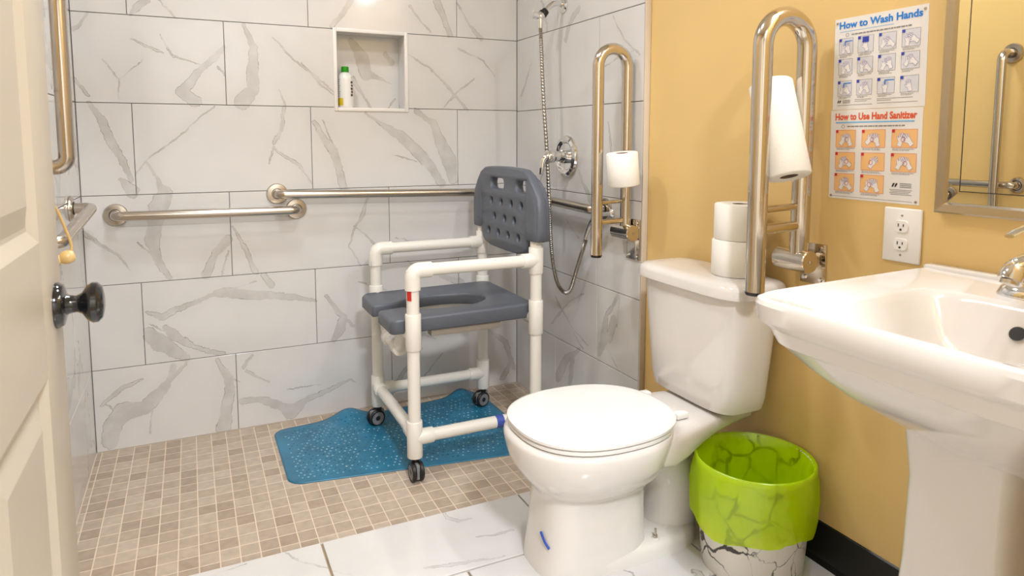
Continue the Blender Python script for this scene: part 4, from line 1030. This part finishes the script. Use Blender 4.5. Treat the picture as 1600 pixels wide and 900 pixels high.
rnd = random.Random(3)
ph = [rnd.uniform(0, 6.28) for _ in range(8)]
def wob(a, k): return sum(math.sin(a * f + ph[i] + k * 2.1 * (i + 1)) / (1.5 + i) for i, f in enumerate((3, 5, 8, 13, 17, 23)))
LV = []
steps = [(-0.13, RT - 0.014, 0), (-0.08, RT - 0.010, 0), (-0.03, RT - 0.006, 0), (-0.006, RT - 0.005, 0), (0.003, RT - 0.001, 0), (0.001, RT + 0.003, 1), (-0.012, RT + 0.0035, 1), (-0.04, RT + 0.004, 1), (-0.075, RT + 0.005, 1), (-0.105, RT + 0.004, 1), (-0.13, RT + 0.002, 1)]
for i, (dz, r, outer) in enumerate(steps):
    ring = []
    for k in range(n):
        a = 2 * PI * k / n
        wv = wob(a, i * 0.35) * (0.0007 + (0.0040 if abs(dz) > 0.02 else 0.0))
        low = 0.0
        if outer and dz < -0.02:
            f = min(1, (-dz - 0.02) / 0.11)
            low = f * (0.016 * math.sin(a * 1 + 0.6) + 0.008 * math.sin(3 * a + 1.0) + 0.004 * math.sin(7 * a))
        bulge = 0.006 * max(0, -dz / 0.13) * (1 + math.sin(2 * a + 1.3)) if outer else -0.004 * max(0, -dz / 0.13) * (1 + math.sin(4 * a))
        rr = r + (abs(wv) if outer else -abs(wv)) + bulge
        ring.append((BX + rr * math.cos(a), BY + rr * math.sin(a), ZT + dz + low))
    LV.append(ring)
bot = [(BX + (RB - 0.03) * math.cos(2 * PI * k / n), BY + (RB - 0.03) * math.sin(2 * PI * k / n), ZF + 0.06 + 0.004 * math.sin(5 * 2 * PI * k / n)) for k in range(n)]
loft(bm, [bot] + LV, cap0=True, cap1=False)
obj('liner', bm, liner_mat(), bn, ang=80, label='lime green plastic liner folded over the rim')

# ------------------------------------------------------------------ pedestal sink
SY = -2.13
sk = thing('pedestal_sink', 'white pedestal sink under the mirror', 'sink', (-0.2, SY, ZF))
bm = B(); L_ = []
TP = 0.06
def sl(z, x0, x1, hy, e=7.0, tap=TP): return sup((x0 + x1) / 2, SY, (x1 - x0) / 2, hy, z, e, 96, None, tap)
for z, x0, x1, hy, e, tp_ in ((0.620, -0.27, -0.02, 0.10, 3, 0), (0.640, -0.30, -0.005, 0.115, 3, 0.02), (0.675, -0.355, 0.0, 0.150, 3.4, 0.05), (0.715, -0.42, 0.008, 0.190, 4.2, 0.09), (0.752, -0.462, 0.015, 0.218, 5.5, 0.12), (0.780, -0.478, 0.018, 0.240, 7, TP), (0.783, -0.483, 0.019, 0.243, 7, TP),
        (0.806, -0.490, 0.0195, 0.250, 8, TP), (0.812, -0.498, 0.0195, 0.254, 8, TP), (0.820, -0.503, 0.0195, 0.257, 10, TP), (0.846, -0.505, 0.0195, 0.258, 11, TP), (0.853, -0.502, 0.0195, 0.256, 11, TP), (0.856, -0.496, 0.0195, 0.251, 11, TP), (0.854, -0.484, -0.02, 0.235, 9, TP), (0.851, -0.478, -0.148, 0.162, 8, 0.06), (0.847, -0.472, -0.154, 0.154, 7, 0.04), (0.838, -0.464, -0.160, 0.148, 6, 0.02), (0.79, -0.43, -0.185, 0.118, 5, 0.0), (0.755, -0.385, -0.215, 0.085, 3.6, 0), (0.742, -0.33, -0.255, 0.04, 2.4, 0), (0.740, -0.305, -0.28, 0.014, 2, 0)):
    L_.append(sl(z, x0, x1, hy, e, tp_))
loft(bm, L_); obj('basin', bm, M['china'], sk, ang=28)
bm = B(); box(bm, -0.012, 0.0195, SY - 0.268, SY + 0.268, 0.846, 0.862, 0.005); obj('back_ledge', bm, M['china'], sk)
bm = B(); L_ = []
for z, x0, x1, hy in ((ZF, -0.335, -0.05, 0.105), (ZF + 0.03, -0.330, -0.055, 0.10), (0.25, -0.325, -0.06, 0.092), (0.45, -0.312, -0.07, 0.080), (0.58, -0.308, -0.065, 0.079), (0.66, -0.315, -0.05, 0.088)):
    L_.append(sup((x0 + x1) / 2, SY + 0.012, (x1 - x0) / 2, hy, z, 7, 64))
loft(bm, L_); obj('pedestal', bm, M['china'], sk, ang=30)
bm = B(); lathe(bm, [(0, 0.0005), (0.0115, 0.0005), (0.0115, 0.0012), (0, 0.0012)], (-0.1775, SY + 0.006, 0.8105), (-0.80, 0, 0.5), 20); obj('overflow', bm, M['dark'], sk, label='dark round overflow hole')
bm = B(); lathe(bm, [(0, 0), (0.018, 0), (0.018, 0.003), (0, 0.005)], (-0.292, SY, 0.740), (0, 0, 1), 20); obj('drain', bm, M['chrome'], sk)
fc = thing('faucet', 'chrome single lever faucet on the sink deck', 'faucet', (-0.105, SY, 0.853))
FXc = -0.098; FZ = 0.8515
bm = B(); L_ = []
for z, g in ((FZ, 0.0), (FZ + 0.004, 0.0), (FZ + 0.016, 0.006), (FZ + 0.020, 0.014)):
    L_.append(sup(FXc, SY + 0.004, 0.026 - g * 0.6, 0.076 - g, z, 3, 48))
loft(bm, L_); obj('base', bm, M['chrome'], fc)
bm = B(); lathe(bm, [(0, 0), (0.026, 0), (0.022, 0.02), (0.019, 0.045), (0.019, 0.075), (0.021, 0.08), (0.021, 0.095), (0.015, 0.103), (0, 0.105)], (FXc, SY, FZ + 0.012), (0, 0, 1), 32); obj('body', bm, M['chrome'], fc)
bm = B(); sweep(bm, smooth_path([(FXc + 0.005, SY, FZ + 0.055), (FXc - 0.03, SY, FZ + 0.066), (FXc - 0.065, SY, FZ + 0.068), (FXc - 0.108, SY, FZ + 0.060), (FXc - 0.122, SY, FZ + 0.045)], 6), lambda i, n: 0.0185 - 0.002 * i / n, 20)
sp_ = obj('spout', bm, M['chrome'], fc)
bm = B(); lathe(bm, [(0, 0), (0.012, 0), (0.012, 0.006), (0, 0.007)], (FXc - 0.121, SY, FZ + 0.047), (-0.35, 0, -1), 18); obj('aerator', bm, M['steel'], sp_)
bm = B(); L_ = []
for k in range(9):
    q = k / 8; x = FXc + 0.015 - 0.145 * q; z = FZ + 0.112 + 0.018 * math.sin(q * 2.6) - 0.008 * q; wy = 0.013 - 0.006 * q; tz = 0.006 - 0.003 * q
    L_.append([(x, SY + wy * math.cos(2 * PI * j / 12), z + tz * math.sin(2 * PI * j / 12)) for j in range(12)])
loft(bm, L_); obj('lever', bm, M['chrome'], fc)

# ------------------------------------------------------------------ mirror
mr_ = thing('wall_mirror', 'wall mirror in a silver frame over the sink', 'mirror', (XW, SY, 0.964))
my0, my1, mz0, mz1 = -1.869, -2.41, 0.964, 1.70
fw = 0.021
bm = B()
def rect(i, x): return [(x, my0 - i, mz0 + i), (x, my1 + i, mz0 + i), (x, my1 + i, mz1 - i), (x, my0 - i, mz1 - i)]
loft(bm, [rect(0, XW), rect(0, XW - 0.018), rect(0.003, XW - 0.021), rect(fw - 0.004, XW - 0.019), rect(fw, XW - 0.012)], cap0=False, cap1=False); obj('frame', bm, M['frame'], mr_, False)
bm = B(); loft(bm, [rect(fw, XW - 0.0122), rect(fw + 0.0215, XW - 0.0125)], False, False); obj('bevel', bm, M['mirror'], mr_, False)
bm = B(); loft(bm, [rect(fw + 0.0215, XW - 0.0127), rect(fw + 0.0233, XW - 0.0127)], False, False); obj('bevel_line', bm, M['dark'], mr_, False)
bm = B(); f = [bm.verts.new(p) for p in rect(fw + 0.0225, XW - 0.0125)]; bm.faces.new(f); obj('glass', bm, M['mirror'], mr_, False)

# ------------------------------------------------------------------ outlet
ot = thing('wall_outlet', 'white double socket plate on the yellow wall under the poster', 'outlet', (XW, -1.797, 0.853))
oy0, oy1, oz0, oz1 = -1.838, -1.7555, 0.852, 0.9645
bm = B(); box(bm, XW - 0.006, XW, oy0, oy1, oz0, oz1, 0.003, 3); obj('plate', bm, M['outlet'], ot)
oc = (oy0 + oy1) / 2; zc = (oz0 + oz1) / 2
for s in (-1, 1):
    z0 = zc + s * 0.0185
    bm = B(); plate(bm, rrect(oc - 0.0145, oc + 0.0145, z0 - 0.0125, z0 + 0.0125, 0.0075, 4), [], [(0, 0), (0.003, 0), (0.0036, 0.0008)], lambda y, z, d: (XW - 0.0055 - d, y, z)); rc_ = obj('receptacle', bm, M['outlet'], ot)
    for dy, hh in ((-0.0055, 0.0032), (0.0055, 0.0038)):
        bm = B(); box(bm, XW - 0.0097, XW - 0.0085, oc + dy - 0.0009, oc + dy + 0.0009, z0 + 0.002 - hh + 0.001, z0 + 0.002 + hh); obj('slot', bm, M['dark'], rc_, False)
    bm = B(); lathe(bm, [(0, 0), (0.0024, 0), (0.0024, 0.0011), (0, 0.0011)], (XW - 0.0086, oc, z0 - 0.0065), (-1, 0, 0), 12); obj('ground_hole', bm, M['dark'], rc_)
for z0 in (zc + 0.041, zc - 0.041):
    bm = B(); lathe(bm, [(0, 0), (0.0026, 0), (0.002, 0.001), (0, 0.0012)], (XW - 0.006, oc, z0), (-1, 0, 0), 12); obj('screw', bm, M['steel'], ot)

# ------------------------------------------------------------------ posters
def hand_shape():
    """outline of an open hand, wrist at the bottom, about 1 unit tall"""
    P_ = [(-0.16, -0.5), (-0.15, -0.2), (-0.30, -0.02), (-0.36, 0.12), (-0.31, 0.16), (-0.18, 0.03)]
    for bx, tx, ty, w2 in ((-0.15, -0.20, 0.40, 0.042), (-0.045, -0.06, 0.50, 0.044), (0.06, 0.09, 0.46, 0.043), (0.15, 0.22, 0.34, 0.036)):
        P_ += [(bx - w2, 0.12), (tx - w2, ty - 0.04), (tx, ty), (tx + w2, ty - 0.04), (bx + w2, 0.12)]
    P_ += [(0.19, -0.05), (0.15, -0.2), (0.17, -0.5)]
    return P_
HAND = hand_shape()
def poster(name, label, z0, z1, title, tmat, cols, rows, skip, bgm, inkm, badge, under, logo, seedv):
    t = thing(name, label, 'poster', (XW, -1.72, z0))
    rg = random.Random(seedv)
    ya, wY, hZ = -1.609, 0.2155, z1 - z0
    slant = -0.012
    def W(u, v, d=0.0): return Vector((XW - 0.0007 - d, ya - wY * u - 0.006 * (1 - v) * 0.5 + slant * 0, z0 + hZ * v))
    bm = B(); f = [bm.verts.new(W(*q)) for q in ((0, 0), (1, 0), (1, 1), (0, 1))]
    g = [bm.verts.new(W(*q) + Vector((0.0006, 0, 0))) for q in ((0, 0), (1, 0), (1, 1), (0, 1))]
    bm.faces.new(f); bm.faces.new(g[::-1])
    for k in range(4): bm.faces.new((f[k], g[k], g[(k + 1) % 4], f[(k + 1) % 4]))
    sh = obj('sheet', bm, M['posterp'], t, False)
    me, a, b_, c, d = text_mesh(title, 1.0, 0.034)
    u0, u1, v0, v1 = (0.055, 0.945, 0.885, 0.965)
    for vx in me.vertices:
        vx.co = W(u0 + (vx.co.x - a) / (b_ - a) * (u1 - u0), v0 + (vx.co.y - c) / (d - c) * (v1 - v0), 0.0004)
    obj('title', me, tmat, t, False)
    def quad(bm, ua, ub, va, vb, dd):
        bm.faces.new([bm.verts.new(W(*q, dd)) for q in ((ua, va), (ub, va), (ub, vb), (ua, vb))])
    bm = B(); quad(bm, 0.06, 0.06 + (0.60 if under == 1 else 0.86), 0.853, 0.858 if under == 1 else 0.866, 0.0004); obj('rule', bm, M['ltblue'], t, False)
    bm = B(); u = 0.20
    while u < 0.82:
        l = rg.uniform(0.015, 0.05); quad(bm, u, min(u + l, 0.84), 0.808, 0.822, 0.0004); u += l + 0.006
    obj('subtitle', bm, M['inkgrey'], t, False)
    bm = B()
    for k in range(20):
        pass
    c0 = [(0.15 + 0.018 * math.cos(2 * PI * k / 12), 0.815 + 0.018 * math.sin(2 * PI * k / 12)) for k in range(12)]
    def stroke(bm, pts, w_, dd, closed=False):
        ps = pts + ([pts[0]] if closed else [])
        for (ax_, ay_), (bx_, by_) in zip(ps, ps[1:]):
            p, q = W(ax_, ay_, dd), W(bx_, by_, dd); dv = q - p
            if dv.length < 1e-6: continue
            nn = Vector((0, -dv.z, dv.y)).normalized() * w_ / 2
            bm.faces.new([bm.verts.new(x) for x in (p + nn, q + nn, q - nn, p - nn)])
    stroke(bm, c0, 0.0007, 0.0004, True); obj('mark', bm, M['inkblack'], t, False)
    n_ = 0
    for ri, (vb, va) in enumerate(rows):
        for ci, (ua, ub) in enumerate(cols):
            if (ri, ci) in skip: continue
            n_ += 1
            bm = B(); quad(bm, ua, ub, va, vb, 0.0003); pn = obj('picture_panel', bm, bgm, t, False)
            bm = B(); stroke(bm, [(ua, va), (ub, va), (ub, vb), (ua, vb)], 0.0006, 0.0005, True); obj('panel_border', bm, M['inkgrey'] if bgm is M['panelb'] else M['orange'], pn, False)
            hf = B(); hl = B()
            asp = (ub - ua) * wY / ((vb - va) * hZ)
            k_h = rg.choice((1, 2, 2))
            for hnd in range(k_h):
                ang = rg.uniform(-0.9, 0.9) if k_h == 1 else (-0.55 if hnd == 0 else 0.6) + rg.uniform(-0.3, 0.3)
                cx, cy = (0.5 if k_h == 1 else 0.40 + 0.22 * hnd) + rg.uniform(-0.05, 0.05), 0.46 + rg.uniform(-0.06, 0.06); s = 0.78
                pts = []
                for hx_, hy_ in HAND:
                    x = hx_ * math.cos(ang) - hy_ * math.sin(ang); y = hx_ * math.sin(ang) + hy_ * math.cos(ang)
                    x = min(0.97, max(0.03, cx + x * s / asp)); y = min(0.97, max(0.03, cy + y * s))
                    pts.append((ua + x * (ub - ua), va + y * (vb - va)))
                dd = 0.0006 + 0.0002 * hnd
                vsx = [hf.verts.new(W(*q, dd)) for q in pts]
                for tr in tessellate_polygon([[Vector((q[0], q[1], 0)) for q in pts]]):
                    try: hf.faces.new([vsx[i] for i in tr])
                    except ValueError: pass
                stroke(hl, pts, 0.0005, dd + 0.0001, True)
            obj('hands_drawing', hf, M['handw'], pn, False); obj('hands_outline', hl, inkm, pn, False)
            if bgm is M['panelb'] and (ri, ci) in ((0, 0), (2, 0), (2, 2)):
                bm = B(); um = (ua + ub) / 2; vm_ = (va + vb) / 2
                stroke(bm, [(um - 0.01, vm_ + 0.01), (um - 0.01, vm_ + 0.055), (ub - 0.005, vm_ + 0.055)], 0.0022, 0.0011); obj('tap_drawing', bm, M['blue'], pn, False)
            if bgm is M['panelb'] and (ri, ci) == (0, 1):
                bm = B(); um = (ua + ub) / 2; quad(bm, um - 0.035, um + 0.035, vb - 0.07, vb - 0.01, 0.0011); obj('soap_drawing', bm, M['navy'], pn, False)
            if bgm is M['panelo']:
                bm = B(); um = (ua + ub) / 2 + rg.uniform(-0.03, 0.03); vm_ = (va + vb) / 2 - 0.01
                stroke(bm, [(um + 0.02 * math.cos(2 * PI * k / 12), vm_ + 0.024 * math.sin(2 * PI * k / 12)) for k in range(12)], 0.0009, 0.0012, True); obj('rub_mark', bm, M['red'], pn, False)
            bm = B(); quad(bm, ua, ua + 0.03, vb - 0.032, vb, 0.0013); obj('badge', bm, badge, pn, False)
            bm = B(); yy = va - 0.012
            for ln in range(2):
                ue = ub - rg.uniform(0.0, 0.06) - (0.03 if ln else 0); uu = ua + 0.01
                while uu < ue:
                    l = rg.uniform(0.008, 0.022); quad(bm, uu, min(uu + l, ue), yy - 0.006, yy, 0.0004); uu += l + 0.005
                yy -= 0.013
            obj('caption', bm, M['inkgrey'], pn, False)
    # maker's mark: two slanted black leaves with lines of fine print
    lu, lv, ls = logo
    bm = B()
    for k in range(2):
        o0 = lu + k * 0.022 * ls
        pts = [(o0, lv - 0.012 * ls), (o0 + 0.012 * ls, lv - 0.014 * ls), (o0 + 0.026 * ls, lv + 0.012 * ls), (o0 + 0.024 * ls, lv + 0.018 * ls), (o0 + 0.012 * ls, lv + 0.018 * ls)]
        bm.faces.new([bm.verts.new(W(*q, 0.0004)) for q in pts])
    obj('logo', bm, M['inkblack'], t, False)
    bm = B()
    for k in range(3): quad(bm, lu + 0.065 * ls, lu + 0.155 * ls, lv + (0.012 - 0.014 * k) * ls, lv + (0.019 - 0.014 * k) * ls, 0.0004)
    for k in range(4 if under == 2 else 0): quad(bm, lu - 0.02 + 0.01 * (k % 2), lu + 0.21 - 0.015 * (k % 3), lv - 0.05 - 0.016 * k, lv - 0.044 - 0.016 * k, 0.0004)
    if under == 1:
        for uu, ue, vv in ((0.26, 0.45, 0.10), (0.26, 0.40, 0.082), (0.06, 0.46, 0.045), (0.51, 0.88, 0.095), (0.51, 0.66, 0.077), (0.51, 0.93, 0.05)): quad(bm, uu, ue, vv, vv + 0.005, 0.0004)
    else: quad(bm, 0.04, 0.93, 0.024, 0.028, 0.0004)
    obj('fine_print', bm, M['inkgrey'], t, False)
    for u, v in (((0.03, 0.955), (0.965, 0.955)) if under == 1 else ((0.03, 0.03), (0.965, 0.03))):
        p = W(u, v); bm = B(); lathe(bm, [(0, 0), (0.0032, 0), (0.0026, 0.0016), (0, 0.002)], (XW - 0.0006, p.y, p.z), (-1, 0, 0), 12); obj('pin', bm, M['steel'], t)
    return t
poster('hand_washing_poster', 'How to Wash Hands poster with blue title on the yellow wall', 1.1715, 1.372, 'How to Wash Hands', M['blue'],
       [(0.06, 0.22), (0.28, 0.45), (0.51, 0.69), (0.75, 0.93)], [(0.78, 0.605), (0.555, 0.385), (0.315, 0.15)], (), M['panelb'], M['purple'], M['navy'], 1, (0.055, 0.085, 1.0), 11)
poster('hand_sanitizer_poster', 'How to Use Hand Sanitizer poster with orange title above the socket plate', 0.9725, 1.1705, 'How to Use Hand Sanitizer', M['orange'],
       [(0.07, 0.30), (0.375, 0.63), (0.70, 0.955)], [(0.775, 0.585), (0.525, 0.335), (0.285, 0.09)], ((2, 2),), M['panelo'], M['purple'], M['red'], 2, (0.715, 0.19, 1.3), 5)

# ------------------------------------------------------------------ bottle in the niche
bt = thing('soap_bottle', 'white bottle with green cap standing in the wall niche', 'bottle', (-0.737, 0.045, NZ0 + 0.006))
bo = Vector((-0.7365, 0.045, NZ0 + 0.0062))
bm = B(); lathe(bm, [(0, 0), (0.027, 0), (0.0305, 0.004), (0.031, 0.02), (0.031, 0.112), (0.029, 0.124), (0.022, 0.134), (0.0135, 0.140), (0.0125, 0.143), (0, 0.143)], bo, n=36); obj('body', bm, M['bottle'], bt)
bm = B(); lathe(bm, [(0, 0.1405), (0.0145, 0.1405), (0.015, 0.142), (0.0145, 0.161), (0.0125, 0.163), (0, 0.163)], bo, n=30); obj('cap', bm, M['cap'], bt)
va_ = math.atan2(-2.752, -0.569)
def patch(name, a0, a1, z0, z1, m, r=0.0314, n=8):
    bm = B(); L0 = []
    for z in (z0, z1): L0.append([bm.verts.new((bo.x + r * math.cos(va_ + a0 + (a1 - a0) * k / n), bo.y + r * math.sin(va_ + a0 + (a1 - a0) * k / n), bo.z + z)) for k in range(n + 1)])
    for k in range(n): bm.faces.new((L0[0][k], L0[0][k + 1], L0[1][k + 1], L0[1][k]))
    return obj(name, bm, m, bt)
patch('yellow_label', -1.35, -0.30, 0.010, 0.038, M['ylabel'])
for k in range(5): patch('print_mark', 0.72 + 0.06 * (k % 2), 1.12, 0.046 + 0.0125 * k, 0.055 + 0.0125 * k, M['brown'])
patch('orange_mark', 0.80, 1.0, 0.112, 0.122, M['ylabel'], 0.0300)
for k in range(9): patch('small_print', -1.40, -0.85 + 0.1 * (k % 3), 0.046 + 0.008 * k, 0.0475 + 0.008 * k, M['inkgrey'])
